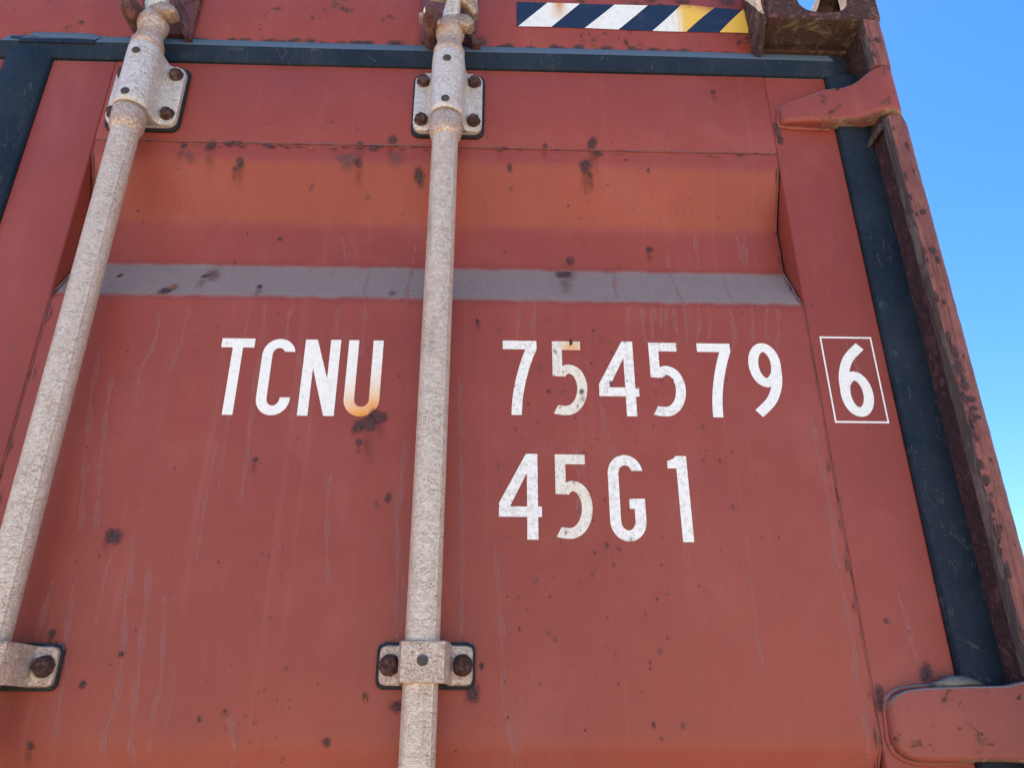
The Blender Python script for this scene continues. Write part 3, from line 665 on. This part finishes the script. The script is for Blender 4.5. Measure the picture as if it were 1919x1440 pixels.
for i in range(80):
    z = 2.8070-2.58*i/79; e = .003*math.sin(z*46)*math.exp(-(2.77-z)*9)+.0007*math.sin(z*14)
    t = 0 if i else .004
    rings.append([(-.6239, .010, z), (-.6242, -.0035, z), (-.6262, -.0058+t, z), (-.6550, -.0095+t, z), (-.6825+e, -.0088+t, z), (-.6888+e, -.0045, z), (-.6892, .010, z)])
loft(bm, rings); part('centre_seal', bm, M['rubber'], DOOR, 50)
# the lifted corner flap where the centre seal meets the top seal
bm = bmesh.new(); rings = []
for i in range(15):
    t = i/14; x = -.672+.104*t; h = .0135*min(1, t/.06, (1-t)/.16); h = max(h, 0)
    rings.append([(x, .0072, 2.790), (x, -.0100, 2.791), (x, -.0102, 2.7965), (x, .0058, 2.8205+h*.48), (x, .0074, 2.8212+h*.5)])
loft(bm, rings); part('seal_flap', bm, M['rubber'], DOOR, 50)

bm = bmesh.new()
for (x, z, r, ro) in SCUFF: disc(bm, x, z, r, lambda q: -.0072, .0003+.0001*random.random(), .35, 1.6, rot=ro)
part('seal_scuffs', bm, M['scuff'], DOOR, stuff=True, recalc=False)
bm = bmesh.new(); disc(bm, .4855, 2.7255, .0070, lambda q: -.0214, .0003, 1.2, .6); part('paint_chip', bm, M['spot_black'], DOOR, stuff=True, recalc=False)

# ---- hinge blades wrapped round the pin
def hinge(dz, lab):
    st = [(.4015, .0, -.004, 2.678, 2.692), (.4035, .0, -.009, 2.675, 2.699), (.4080, .0, -.0125, 2.6735, 2.7045), (.420, .0, -.0155, 2.6725, 2.7090), (.436, .0, -.0175, 2.672, 2.7140), (.452, .0, -.0185, 2.6715, 2.7210),
          (.466, .0, -.0195, 2.671, 2.7270), (.480, .0, -.0205, 2.671, 2.7290), (.494, -.001, -.0225, 2.671, 2.7295), (.504, -.003, -.0265, 2.6708, 2.7310), (.513, -.006, -.0325, 2.6700, 2.7345),
          (.521, -.010, -.0405, 2.6685, 2.7385), (.529, -.0165, -.0470, 2.6655, 2.7405), (.537, -.0180, -.0508, 2.6625, 2.7415), (.545, -.0190, -.0495, 2.6605, 2.7415), (.5505, -.0225, -.0460, 2.6605, 2.7410), (.5538, -.0290, -.0400, 2.6620, 2.7395)]
    if dz:
        st = [(.3985, .0, -.004, 2.690, 2.706), (.3995, .0, -.009, 2.684, 2.714), (.4030, .0, -.0130, 2.6765, 2.7225), (.4090, .0, -.0160, 2.6710, 2.7285), (.4190, .0, -.0180, 2.6680, 2.7325), (.436, .0, -.0190, 2.667, 2.7345),
              (.466, .0, -.0195, 2.667, 2.7355)]+[(a, b_, c_, zl-.003, max(zh, 2.7360)) for (a, b_, c_, zl, zh) in st[7:]]
    # dense re-sampling
    S = []
    for a, b in zip(st, st[1:]):
        for k in range(3): S.append([a[i]+(b[i]-a[i])*k/3 for i in range(5)])
    S.append(list(st[-1]))
    bm = bmesh.new(); rings = []
    for (x, yb, yf, zl, zh) in S:
        w = abs(yf-yb)/2; h = (zh-zl)/2; cy = (yb+yf)/2; cz = (zl+zh)/2
        r = min(.0068, w*.95, h*.95); r2 = min(.0030, w*.9, h*.9)
        # rounded on the front corners, square at the back
        ring = [(x, yb, zl+.001), ]
        for k in range(6):
            a = math.radians(270-90*k/5)
            ring.append((x, yf+r+r*math.cos(a), zl+r+r*math.sin(a)))
        for k in range(6):
            a = math.radians(180-90*k/5)
            ring.append((x, yf+r2+r2*math.cos(a), zh-r2+r2*math.sin(a)))
        ring.append((x, yb, zh-.001))
        rings.append([(p[0], p[1]-.0003, p[2]+dz) for p in ring])
    loft(bm, rings)
    bmesh.ops.recalc_face_normals(bm, faces=bm.faces)
    for f in bm.faces: f.material_index = 1 if (f.normal.z < -.55 and f.calc_center_median().x > .455) else 0
    h = part('hinge', bm, [M['red_clean'], M['hinge_under']], DOOR, 50, label=lab)
    # weld fillet round the blade
    pts = []
    for (x, yb, yf, zl, zh) in S[::-1]:
        if x < .478: pts.append((x, -.0012, zh+dz+.0012))
    for (x, yb, yf, zl, zh) in S:
        if x < .474: pts.append((x-(.0015 if x < .405 else 0), -.0012, zl+dz-.0015))
    bm = bmesh.new(); tube(bm, pts, .0027, 7, .22); part('weld_fillet', bm, M['red_clean'], h, 60)
    bm = bmesh.new(); lathe(bm, [(2.655+dz, .0075), (2.748+dz, .0075)], .5375, -.0345, 16); part('hinge_pin', bm, M['bolt'], h, 40)
M['hinge_under'] = rusty('rust bled hinge edge', (.25, .075, .058), (.27, .17, .12), (.18, .10, .06), .50, 60, (1, 1, 1.6), bumpd=.001)
hinge(0, 'red hinge blade at the upper corner with a rust-worn lower edge')
hinge(-.7950, 'red hinge blade low on the door, dusty along its top')

# ---- bolts, bearing brackets, rod guides
def hexbolt_mesh(r, h, seed):
    rr = random.Random(seed); bm = bmesh.new()
    prof = [(0.0, 1.12, 0), (-.0010, 1.12, 0), (-.0016, 1.0, 1), (-h*.75, 1.0, 1), (-h*.95, .88, 1), (-h, .62, 0)]
    n = 24; rings = []
    for (y, k, hx) in prof:
        ring = []
        for q in range(n):
            a = 2*math.pi*q/n
            rad = r*k
            if hx: rad = r*k*math.cos(math.pi/6)/math.cos(((a+.2) % (math.pi/3))-math.pi/6)
            rad *= 1+rr.uniform(-.05, .05)
            ring.append((rad*math.cos(a), y+rr.uniform(-.0004, .0004)*(y < -.002), rad*math.sin(a)))
        rings.append(ring)
    loft(bm, rings)
    bmesh.ops.recalc_face_normals(bm, faces=bm.faces)
    me = bpy.data.meshes.new('bolt'); bm.to_mesh(me); bm.free(); me.materials.append(M['bolt'])
    for p in me.polygons: p.use_smooth = True
    me.set_sharp_from_angle(angle=math.radians(38)); return me
BM = [hexbolt_mesh(.0086, .0085, s) for s in range(4)]
BG = [hexbolt_mesh(.0094, .0095, s+9) for s in range(2)]
def bolt(me, x, y, z, par, i=0):
    o = bpy.data.objects.new('bolt', me); COL.objects.link(o); o.location = (x, y, z); o.rotation_euler = (0, .7*i+x*9, 0); o.parent = par; return o
HAL = []
def bracket(cx, lab):
    bm = bmesh.new(); prism(bm, rpoly(cx-.0500, cx+.0500, 2.6395, 2.7530, .012), -.0038, -.0004, .001); pad = part('rubber_pad', bm, M['pad'], DOOR, 40)
    bm = bmesh.new(); prism(bm, rpoly(cx-.0470, cx+.0470, 2.6440, 2.7475, .013, 7), -.0115, -.0040, .0030, 3)
    br = part('bearing_bracket', bm, M['zinc_cast'], DOOR, 50, label=lab)
    # sleeve with concave saddles running out on to the flange
    def sect(z, k, r):
        pts = []
        for q in range(7):      # left saddle
            t = q/6; a = math.radians(90*t)
            pts.append((cx-.0340*k-.0225*(1-k)+(.0340*k+.0225*(1-k)-r)*(math.sin(a)), -.0100-(.026-.0045)*(1-math.cos(a))))
        for q in range(1, 16):
            a = math.pi-math.pi*q/16; pts.append((cx+r*math.cos(a), -.0360-r*math.sin(a)))
        for q in range(7):
            t = 1-q/6; a = math.radians(90*t)
            pts.append((cx+.0340*k+.0225*(1-k)-(.0340*k+.0225*(1-k)-r)*(math.sin(a)), -.0100-(.026-.0045)*(1-math.cos(a))))
        return [(x, y, z) for x, y in pts]
    zz = [(2.6440, .62, .0212), (2.6455, .70, .0222), (2.655, .78, .0226), (2.670, .82, .0226), (2.690, .82, .0226), (2.710, .80, .0226), (2.725, .80, .0226), (2.735, .85, .0226), (2.742, .75, .0224), (2.7475, .45, .0222), (2.7500, .30, .0212)]
    bm = bmesh.new(); loft(bm, [sect(*a) for a in zz]); part('sleeve', bm, M['zinc_cast'], br, 50)
    i = 0
    for sx in (-.0355, .0355):
        for z in (2.6610, 2.7310):
            bolt(BM[i], cx+sx, -.0117, z, br, i); HAL.append((cx+sx, z-.001, .0155, -.0114)); i += 1
    for z in (2.7275, 2.6560):
        bm = bmesh.new(); lathe(bm, [(-.0540, .0055), (-.0592, .0055), (-.0600, .0048), (-.0603, .0025)], cx-.0005, z, 16, 'y'); part('grease_plug', bm, M['pin'], br, 40)
bracket(-.0625, 'grey cast bracket clamping the top of the middle rod')
bracket(-.4755, 'grey cast bracket clamping the top of the left rod')
def guide(cx, z, lab):
    bm = bmesh.new(); prism(bm, rpoly(cx-.0500, cx+.0490, z-.0225, z+.0225, .008), -.0034, -.0002, .001); part('rubber_pad', bm, M['pad'], DOOR, 40)
    # bent strap: flat ears and a hump over the rod
    top = []
    xs = [-.0465, -.0458, -.0440, -.0400, -.0300, -.0262, -.0250, -.0245, -.0238, -.0205, -.0120, -.0040, .0040, .0120, .0205, .0238, .0245, .0250, .0262, .0300, .0400, .0440, .0458, .0465]
    ys = [-.0080, -.0086, -.0090, -.0090, -.0090, -.0110, -.0170, -.0300, -.0450, -.0545, -.0568, -.0575, -.0575, -.0568, -.0545, -.0450, -.0300, -.0170, -.0110, -.0090, -.0090, -.0090, -.0086, -.0080]
    pr = [-.0036]*7+[-.0230, -.0380, -.0480, -.0520, -.0530, -.0530, -.0520, -.0480, -.0380, -.0230]+[-.0036]*7
    bm = bmesh.new(); rings = []
    for x, yf, yb in zip(xs, ys, pr):
        e = .0188 if abs(x) < .0405 else (.0178 if abs(x) < .0445 else (.0155 if abs(x) < .0460 else .0125))
        if abs(x) < .027 : e = .0190
        xb = x*.92 if abs(x) < .026 else x
        rings.append([(cx+x, yf+.0012, z-e), (cx+x, yf, z-e+.0012), (cx+x, yf, z+e-.0012), (cx+x, yf+.0012, z+e), (cx+xb, yb, z+e), (cx+xb, yb, z-e)])
    loft(bm, rings); g = part('rod_guide', bm, M['zinc_warm'], DOOR, 40, label=lab)
    for i, sx in enumerate((-.0362, .0362)):
        bolt(BG[i], cx+sx, -.0091, z, g, i+1); HAL.append((cx+sx, z-.002, .019, -.0088))
    bm = bmesh.new(); lathe(bm, [(-.0555, .0054), (-.0582, .0054), (-.0588, .0047), (-.0589, .0022)], cx, z+.001, 18, 'y'); part('rivet', bm, M['pin'], g, 40)
guide(-.0600, 1.9600, 'galvanised strap guide holding the middle rod')
guide(-.4700, 1.9580, 'galvanised strap guide holding the left rod at the frame edge')
bm = bmesh.new()
for (x, z, r, y) in HAL: disc(bm, x, z, r, lambda q, y=y: y, .0004, 1.0, 1.15)
part('rust_halo', bm, M['halo'], DOOR, stuff=True, recalc=False)

# ---- code letters and numbers as thin painted film
def offset_stroke(bm, pts, w, y, flip=False):
    P = [Vector(p) for p in pts]; n = len(P); L, R = [], []
    for i in range(n):
        if i == 0: d = (P[1]-P[0]).normalized(); m = 1
        elif i == n-1: d = (P[-1]-P[-2]).normalized(); m = 1
        else:
            a = (P[i]-P[i-1]).normalized(); b = (P[i+1]-P[i]).normalized(); d = (a+b).normalized(); m = 1/max(.5, d.dot(b))
        nr = Vector((-d.y, d.x))*w/2*m
        L.append(P[i]+nr); R.append(P[i]-nr)
    return L, R
def smooth_curve(pts, n=6):
    out = []; P = [Vector(p) for p in pts]
    for i in range(len(P)-1):
        p0 = P[max(i-1, 0)]; p1 = P[i]; p2 = P[i+1]; p3 = P[min(i+2, len(P)-1)]
        for k in range(n):
            t = k/n; out.append(.5*((2*p1)+(p2-p0)*t+(2*p0-5*p1+4*p2-p3)*t*t+(3*p1-p0-3*p2+p3)*t**3))
    out.append(P[-1]); return [tuple(v) for v in out]
def arc(cx, cy, rx, ry, a0, a1, n=14):
    return [(cx+rx*math.cos(math.radians(a0+(a1-a0)*i/n)), cy+ry*math.sin(math.radians(a0+(a1-a0)*i/n))) for i in range(n+1)]
SW = 12.0
def glyph(ch):
    """list of ('s', centre line) strokes and ('p', polygon) areas, in millimetres on the base line"""
    if ch == 'T': return [('p', [(0, 86.5), (39, 86.5), (39, 98.5), (0, 98.5)]), ('p', [(13.8, 0), (25.8, 0), (25.8, 86.5), (13.8, 86.5)])]
    if ch == 'C': return [('sh', arc(19.5, 77.5, 13.5, 15, 13, 180)+[(6, 50)]+arc(19.5, 21.5, 13.5, 15.5, 180, 360))]
    if ch == 'N': return [('p', [(0, 0), (12, 0), (12, 98.3), (0, 98.3)]), ('p', [(30, 0), (42, 0), (42, 98.3), (30, 98.3)]), ('p', [(12, 98.3), (12, 61), (30, 0), (30.6, 0), (30, 0.2), (30, 47), (14, 98.3)])]
    if ch == 'U': return [('s', [(5.8, 98.3), (5.8, 24)]+arc(20.4, 21, 14.6, 15.2, 180, 360, 18)+[(35, 24), (35, 98.3)])]
    if ch == '7': return [('p', [(0, 85.2), (40.6, 85.2), (40.6, 96.8), (0, 96.8)]), ('p', [(40.6, 85.2)]+[(40.6-1-17.0*math.sin(t*math.pi/2)**.9, 83-83*t) for t in [i/10 for i in range(1, 11)]]+[(10.6+16.6*(1-math.sin(t*math.pi/2)**.9), 85.2-85.2*t) for t in [i/10 for i in range(10, -1, -1)]])]
    if ch == '5': return [('p', [(0, 85.2), (34, 85.2), (34, 96.8), (0, 96.8)]), ('p', [(0, 50.5), (11.7, 49.8), (11.7, 85.2), (0, 85.2)]),
                          ('s5', smooth_curve([(9.5, 53.0), (14.5, 58.2), (20.5, 59.6), (28.5, 55.0), (33.4, 45), (34.6, 34.5), (32.6, 22.5), (26.8, 12.2), (17.5, 6.5), (3.0, 7.4)], 5))]
    if ch == '4': return [('p', [(31, 0), (43, 0), (43, 97.8), (31, 97.8)]), ('p', [(0, 25), (31, 25), (31, 36.6), (12.0, 36.6), (31, 75.5), (31, 97.8), (30, 97.8), (0, 40.5)]), ('p', [(43, 25), (47.2, 25), (47.2, 36.6), (43, 36.6)])]
    if ch == '6': return [('s', arc(19.6, 29.5, 13.6, 23.4, 150, -212, 36)), ('s', smooth_curve([(6.3, 32), (6.9, 48), (10.8, 63), (18.5, 77.5), (34.5, 93.0)], 6))]
    if ch == '9': return [('s', [(40-x, 98-y) for x, y in arc(19.6, 29.5, 13.6, 23.4, 150, -212, 36)]), ('s', [(40-x, 98-y) for x, y in smooth_curve([(6.3, 32), (6.9, 48), (10.8, 63), (18.5, 77.5), (34.5, 93.0)], 6)])]
    if ch == 'G': return [('sh', arc(19.8, 76.5, 13.8, 16.3, 7, 180)+[(6, 50)]+arc(20, 23, 14, 17, 180, 360)+[(34, 47.8)]), ('p', [(22.5, 36.3), (28.0, 36.3), (28.0, 47.8), (22.5, 47.8)])]
    if ch == '1': return [('p', [(10.0, 0), (22.2, 0), (22.2, 98.6), (10.0, 98.6)]), ('p', [(0, 83.8), (10.0, 83.8), (10.0, 98.6), (7.5, 95.5), (0, 92.4)])]
def add_glyph(ch, x, z, y, mat, name, label=None):
    bm = bmesh.new(); k = 0
    for g in glyph(ch):
        yy = y-.00025-.00004*k; k += 1
        if g[0] == 'p':
            vs = [bm.verts.new((x+a/1000, yy, z+b/1000)) for a, b in g[1]]
            f = bm.faces.new(vs); f.normal_update(); bmesh.ops.triangulate(bm, faces=[f])
        else:
            pts = g[1]; q = [pts[0]]
            for p in pts[1:]:
                if (Vector(p)-Vector(q[-1])).length > .4: q.append(p)
            L, R = offset_stroke(bm, q, 11.8 if g[0] == 's5' else SW, yy)
            if g[0] == 'sh':
                L[0].y = R[0].y = (81.6 if ch == 'C' else 80.2)
                if ch == 'C': L[-1].y = R[-1].y = 22.6
            if g[0] == 's5': L[-1], R[-1] = Vector((5.2, 12.0)), Vector((0.2, 2.4)); 
            if g[0] == 's5' and (L[-2]-L[-1]).length > (R[-2]-L[-1]).length: L[-1], R[-1] = R[-1], L[-1]
            lv = [bm.verts.new((x+p.x/1000, yy, z+p.y/1000)) for p in L]; rv = [bm.verts.new((x+p.x/1000, yy, z+p.y/1000)) for p in R]
            for i in range(len(lv)-1): bm.faces.new((lv[i], lv[i+1], rv[i+1], rv[i]))
    for f in bm.faces:
        f.normal_update()
        if f.normal.y > 0: f.normal_flip()
    bmesh.ops.solidify(bm, geom=list(bm.faces), thickness=.0002) if False else None
    return part(name, bm, mat, DOOR, label=label, recalc=False)
PY = .0015
B1, B2, B3 = 2.2305, 2.2345, 2.0885
add_glyph('T', -.3197, B1, PY, M['white_clean'], 'letter', 'white letter T')
add_glyph('C', -.2700, B1, PY, M['white_clean'], 'letter', 'white letter C')
add_glyph('N', -.2207, B1, PY, M['white_clean'], 'letter', 'white letter N')
add_glyph('U', -.1690, B1, PY, M['white_u'], 'letter', 'white letter U stained orange at its foot')
add_glyph('7', .0150, B2, PY, M['white'], 'digit', 'white digit 7, first of the long number')
add_glyph('5', .0744, B2, PY, M['white_notch'], 'digit', 'white digit 5 with a black chip in its top bar')
add_glyph('4', .1290, B2, PY, M['white'], 'digit', 'white digit 4 of the long number')
add_glyph('5', .1914, B2, PY, M['white'], 'digit', 'white digit 5, second one of the long number')
add_glyph('7', .2504, B2, PY, M['white_clean'], 'digit', 'white digit 7 near the end of the long number')
add_glyph('9', .3104, B2+.0003, PY, M['white_clean'], 'digit', 'white digit 9')
add_glyph('6', .4165, B2+.0020, 0.0, M['white_clean'], 'digit', 'boxed white digit 6')
add_glyph('4', .0118, B3+.0008, PY, M['white'], 'digit', 'white digit 4 in the lower row')
add_glyph('5', .0745, B3+.0016, PY, M['white_warm'], 'digit', 'grimy white digit 5 in the lower row')
add_glyph('G', .1338, B3-.0005, PY, M['white'], 'letter', 'white letter G in the lower row')
add_glyph('1', .2022, B3-.0008, PY, M['white'], 'digit', 'white digit 1 in the lower row')
bm = bmesh.new()
for (a, b, c, d) in ((.4034, .4676, 2.3402, 2.3425), (.4034, .4676, 2.2288, 2.2311), (.4034, .4053, 2.2311, 2.3402), (.4657, .4676, 2.2311, 2.3402)):
    bm.faces.new([bm.verts.new(p) for p in ((a, -.0002, c), (b, -.0002, c), (b, -.0002, d), (a, -.0002, d))])
part('number_frame', bm, M['white_clean'], DOOR, label='thin white square round the last digit', recalc=False)

# ---- rust scabs, chips, dried runs
bms = [bmesh.new() for _ in range(5)]; rr = random.Random(5); q = 0
for (x, z, r, k) in SPOTS:
    if k == 3: disc(bms[3], .0972, 2.3305, .0085, ydepth, .0006, .42, 1.0); continue
    q += 1; off = .0005+.000011*q
    disc(bms[k], x, z, r*1.25, ydepth if SL < x < SR else (lambda z: 0.0), off, .75+rr.random()*.45, .8+rr.random()*.7, rot=rr.uniform(-.6, .6))
for (x, z, r, k) in SPOTS:
    if k == 0 and r > .005 and rr.random() < .7:
        disc(bms[4], x+rr.uniform(-.002, .002), z-r*1.6, r*2.3, ydepth if SL < x < SR else (lambda z: 0.0), .00045+.00001*rr.randint(0, 9), .65, 1.3)
for _ in range(46):
    x = rr.uniform(-.40, .36); z = 2.6215+rr.uniform(-.004, .004)
    if x > .15 and rr.random() < .7: continue
    disc(bms[0 if rr.random() < .6 else 2], x, z, rr.uniform(.004, .010), ydepth, .0016+rr.uniform(0, .0003), 1.8, .6)
for _ in range(150):
    x = rr.gauss(.11, .09); z = rr.uniform(1.90, 2.36)
    if x < -.03 or x > .38 or rr.random() < .3: continue
    disc(bms[1 if rr.random() < .6 else 0], x, z, rr.choice((.0015, .002, .0025, .003, .0055)), ydepth, .0009+rr.uniform(0, .0003), .8, 1.5)
for _ in range(90):
    x = rr.uniform(-.52, .47); z = rr.uniform(1.85, 2.75)
    disc(bms[0], x, z, rr.uniform(.0012, .0028), ydepth if SL < x < SR else (lambda z: 0.0), .0009+rr.uniform(0, .0003), 1, 1.2)
for (x, z) in ((.397, 2.662), (.399, 2.650), (.3965, 2.675), (.447, 1.953), (.452, 1.957), (.398, 1.935), (.3955, 1.925)):
    disc(bms[0], x, z, .013, lambda z: 0.0, .0005+rr.uniform(0, .0003), .8, 1.3)
for i, (bmx, mt, nm) in enumerate(zip(bms, ('spot', 'spot_faint', 'spot_orange', 'spot_black', 'spot_stain'), ('rust_spots', 'rust_blooms', 'orange_rust', 'paint_chip', 'rust_stains'))):
    part(nm, bmx, M[mt], DOOR, stuff=True, recalc=False)
# dark grime in the corners of the top recess and beside the side joints
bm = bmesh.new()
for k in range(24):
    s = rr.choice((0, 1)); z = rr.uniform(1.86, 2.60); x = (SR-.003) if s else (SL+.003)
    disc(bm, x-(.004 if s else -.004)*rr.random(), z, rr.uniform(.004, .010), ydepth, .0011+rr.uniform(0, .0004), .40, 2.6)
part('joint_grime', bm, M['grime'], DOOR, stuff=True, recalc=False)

def ribbon(bm, pts, w, yfn, off):
    uvl = bm.loops.layers.uv.verify(); C = smooth_curve(pts, 8); n = len(C); prev = None
    for i, (x, z) in enumerate(C):
        x += .0005*math.sin(z*110+pts[0][0]*90)+.0003*math.sin(z*271)
        ww = w*(.75+.35*math.sin(z*120+x*30)); t = -1+2*i/(n-1)
        a = bm.verts.new((x-ww, yfn(z)-off, z)); b = bm.verts.new((x+ww, yfn(z)-off, z))
        if prev:
            f = bm.faces.new((prev[0], prev[1], b, a)); us = ((-1, prev[2]), (1, prev[2]), (1, t), (-1, t))
            for l, uvv in zip(f.loops, us): l[uvl].uv = uvv
        prev = (a, b, t)
bm = bmesh.new()
for i, d in enumerate(DRIPS):
    on = SL < d[0][0] < SR
    ribbon(bm, d, rr.uniform(.0026, .0046), ydepth if on else (lambda z: 0.0), .00012+.00001*(i % 8) if True else 0)
for i in range(9):
    x = rr.uniform(-.50, .38); z0 = rr.choice([2.386, 2.386, 2.5, 2.2, 2.1]); ln = rr.uniform(.05, .30)
    p = [(x, z0)]; 
    for k in range(4): x += rr.uniform(-.003, .003); p.append((x, z0-ln*(k+1)/4))
    ribbon(bm, p, rr.uniform(.0022, .0036), ydepth, .00014+.00001*(i % 9))
part('dried_runs', bm, M['drip'], DOOR, stuff=True, recalc=False)
bm = bmesh.new()
ribbon(bm, [(-.574, 2.304), (-.568, 2.309), (-.563, 2.3135), (-.558, 2.311), (-.556, 2.305), (-.555, 2.298)], .0013, lambda z: 0.0, .0003)
part('blue_scuff', bm, M['scrape'], DOOR, label='small curved dark blue scuff', recalc=False)

# ================================================================== lock rods
def rod(cx, lab, pmat):
    root = thing('lock_rod', lab, 'lock rod', 'galvanised lock rods standing up the door leaf')
    cy = -.0360
    bm = bmesh.new(); lathe(bm, [(.24, .0170)]+[(.24+2.37*i/40, .0170) for i in range(1, 41)], cx, cy, 120)
    for v in bm.verts:      # ridge added along the tube to draw a bright highlight line
        an = math.degrees(math.atan2(v.co.y-cy, v.co.x-cx)); k = math.exp(-((an+42)/4.2)**2)*(.0007+.00012*math.sin(v.co.z*37))
        v.co.x += k*math.cos(math.radians(an)); v.co.y += k*math.sin(math.radians(an))
    bm.verts.ensure_lookup_table(); part('rod_tube', bm, pmat, root, 50)
    bm = bmesh.new(); lathe(bm, [(2.6065, .0172), (2.6090, .0190), (2.6140, .0208), (2.6200, .0213), (2.6370, .0213), (2.6400, .0200)], cx, cy, 40); part('collar', bm, M['zinc_warm'], root, 50)
    bm = bmesh.new()
    lathe(bm, [(2.7505, .0208), (2.7515, .0218), (2.7610, .0216), (2.7680, .0190), (2.7740, .0174), (2.7830, .0170), (2.7900, .0192), (2.7960, .0207), (2.8030, .0207), (2.8090, .0185), (2.8150, .0150), (2.8200, .0135)], cx, cy, 36)
    neck = part('rod_neck', bm, M['zinc_warm'], root, 50)
    return root
def slab(pts, w, d, mat, root, name, n=8):
    """rounded bar along 3d points with half width w and half depth d"""
    bm = bmesh.new(); rings = []
    for i, p in enumerate(pts):
        p = Vector(p); a = Vector(pts[max(i-1, 0)]); b = Vector(pts[min(i+1, len(pts)-1)]); t = (b-a).normalized()
        s = t.cross(Vector((0, 1, 0))).normalized(); k = .75 if i in (0, len(pts)-1) else 1
        ww = w[i] if isinstance(w, (list, tuple)) else w
        ring = []
        for q in range(16):
            an = 2*math.pi*q/16; c, sn = math.cos(an), math.sin(an); e = .55
            ring.append(p+s*ww*k*math.copysign(abs(c)**e, c)+Vector((0, 1, 0))*d*k*math.copysign(abs(sn)**e, sn))
        rings.append(ring)
    loft(bm, rings); return part(name, bm, mat, root, 50)
def cam_mid(cx, root):
    slab([(cx-.002, -.036, 2.808), (cx+.001, -.040, 2.826), (cx+.004, -.042, 2.850), (cx+.006, -.042, 2.880), (cx+.004, -.040, 2.915)], [.014, .012, .010, .011, .013], .010, M['zinc_cast'], root, 'cam_web')
    slab([(cx-.002, -.040, 2.808), (cx-.016, -.044, 2.803), (cx-.028, -.046, 2.806), (cx-.038, -.048, 2.811), (cx-.042, -.048, 2.814)], [.009, .0065, .0052, .0048, .0040], .010, M['zinc_rust'], root, 'cam_arm')
    slab([(cx, -.038, 2.812), (cx+.010, -.042, 2.812), (cx+.018, -.044, 2.809), (cx+.027, -.046, 2.800), (cx+.030, -.046, 2.796)], [.008, .011, .0125, .010, .007], .010, M['zinc_rust'], root, 'cam_arm')
    slab([(cx, -.038, 2.850), (cx+.016, -.042, 2.858), (cx+.030, -.040, 2.850), (cx+.036, -.036, 2.832)], [.010, .011, .010, .006], .009, M['zinc_rust'], root, 'cam_arm')
    slab([(cx, -.038, 2.872), (cx-.020, -.044, 2.868), (cx-.034, -.046, 2.872), (cx-.042, -.046, 2.884)], [.012, .010, .010, .008], .012, M['zinc_cast'], root, 'cam_arm')
def cam_left(cx, root):
    slab([(cx, -.036, 2.812), (cx, -.040, 2.830), (cx, -.042, 2.850), (cx-.002, -.042, 2.880), (cx-.002, -.040, 2.915)], [.015, .014, .0135, .013, .013], .012, M['zinc_cast'], root, 'cam_web')
    slab([(cx-.006, -.040, 2.822), (cx+.010, -.044, 2.818), (cx+.022, -.046, 2.812), (cx+.031, -.048, 2.805), (cx+.033, -.048, 2.802)], [.008, .010, .010, .0085, .006], .011, M['zinc_rust'], root, 'cam_arm')
    slab([(cx, -.038, 2.872), (cx-.020, -.044, 2.868), (cx-.034, -.046, 2.872), (cx-.042, -.046, 2.884)], [.012, .010, .010, .008], .012, M['zinc_cast'], root, 'cam_arm')
rm = rod(-.0625, 'galvanised lock rod running up the middle of the door, between the letters and the numbers', M['zinc']); cam_mid(-.0625, rm)
rl = rod(-.4755, 'galvanised lock rod nearest the left edge, leaning away up the door', M['zinc']); cam_left(-.4755, rl)

# ================================================================== folded grey rubber lump on the lower hinge
bm = bmesh.new(); rings = []
N = 22
for i in range(N+1):
    t = i/N; x = .4485+.0520*t
    h = .0047*(max(0, math.sin(math.pi*(.06+.93*t)))**.38)*(1+.20*math.sin(t*7.3-1.9)+.22*math.exp(-((t-.72)/.16)**2)-.16*math.exp(-((t-.52)/.10)**2))+.0004
    d = .0075*(math.sin(math.pi*min(1, t*1.02))**.5)+.0006
    zc = 1.9400+h*.95
    ring = []
    for k in range(16):
        a = 2*math.pi*k/16; f = 1+.10*math.sin(3*a+t*6)
        crease = .0012*math.exp(-((a-3.6-t*.5)/.25)**2)
        ring.append((x+.0012*math.sin(a*2+t*4), -.0105+d*math.cos(a)*f+crease, zc+h*math.sin(a)*f))
    rings.append(ring)
loft(bm, rings)
lump = link('rubber_lump', bm, M['lump'], None, 60)
lump['label'] = 'pale grey folded rubber lump lying on top of the lower hinge blade'; lump['category'] = 'rubber lump'

# each thing's own origin goes to its foot
for o, loc in ((BODY, (CX0, 0, 0)), (CA, (.473, .039, 2.832)), (DOOR, (-.071, .02, .20)), (LEFT, (-1.243, .02, .20)), (rm, (-.0625, -.036, .24)), (rl, (-.4755, -.036, .24))):
    o.location = loc
    for ch in o.children: ch.location = Vector(ch.location)-Vector(loc)
me = lump.data; c0 = Vector((.4745, -.0105, 1.940))
for v in me.vertices: v.co -= c0
lump.location = c0
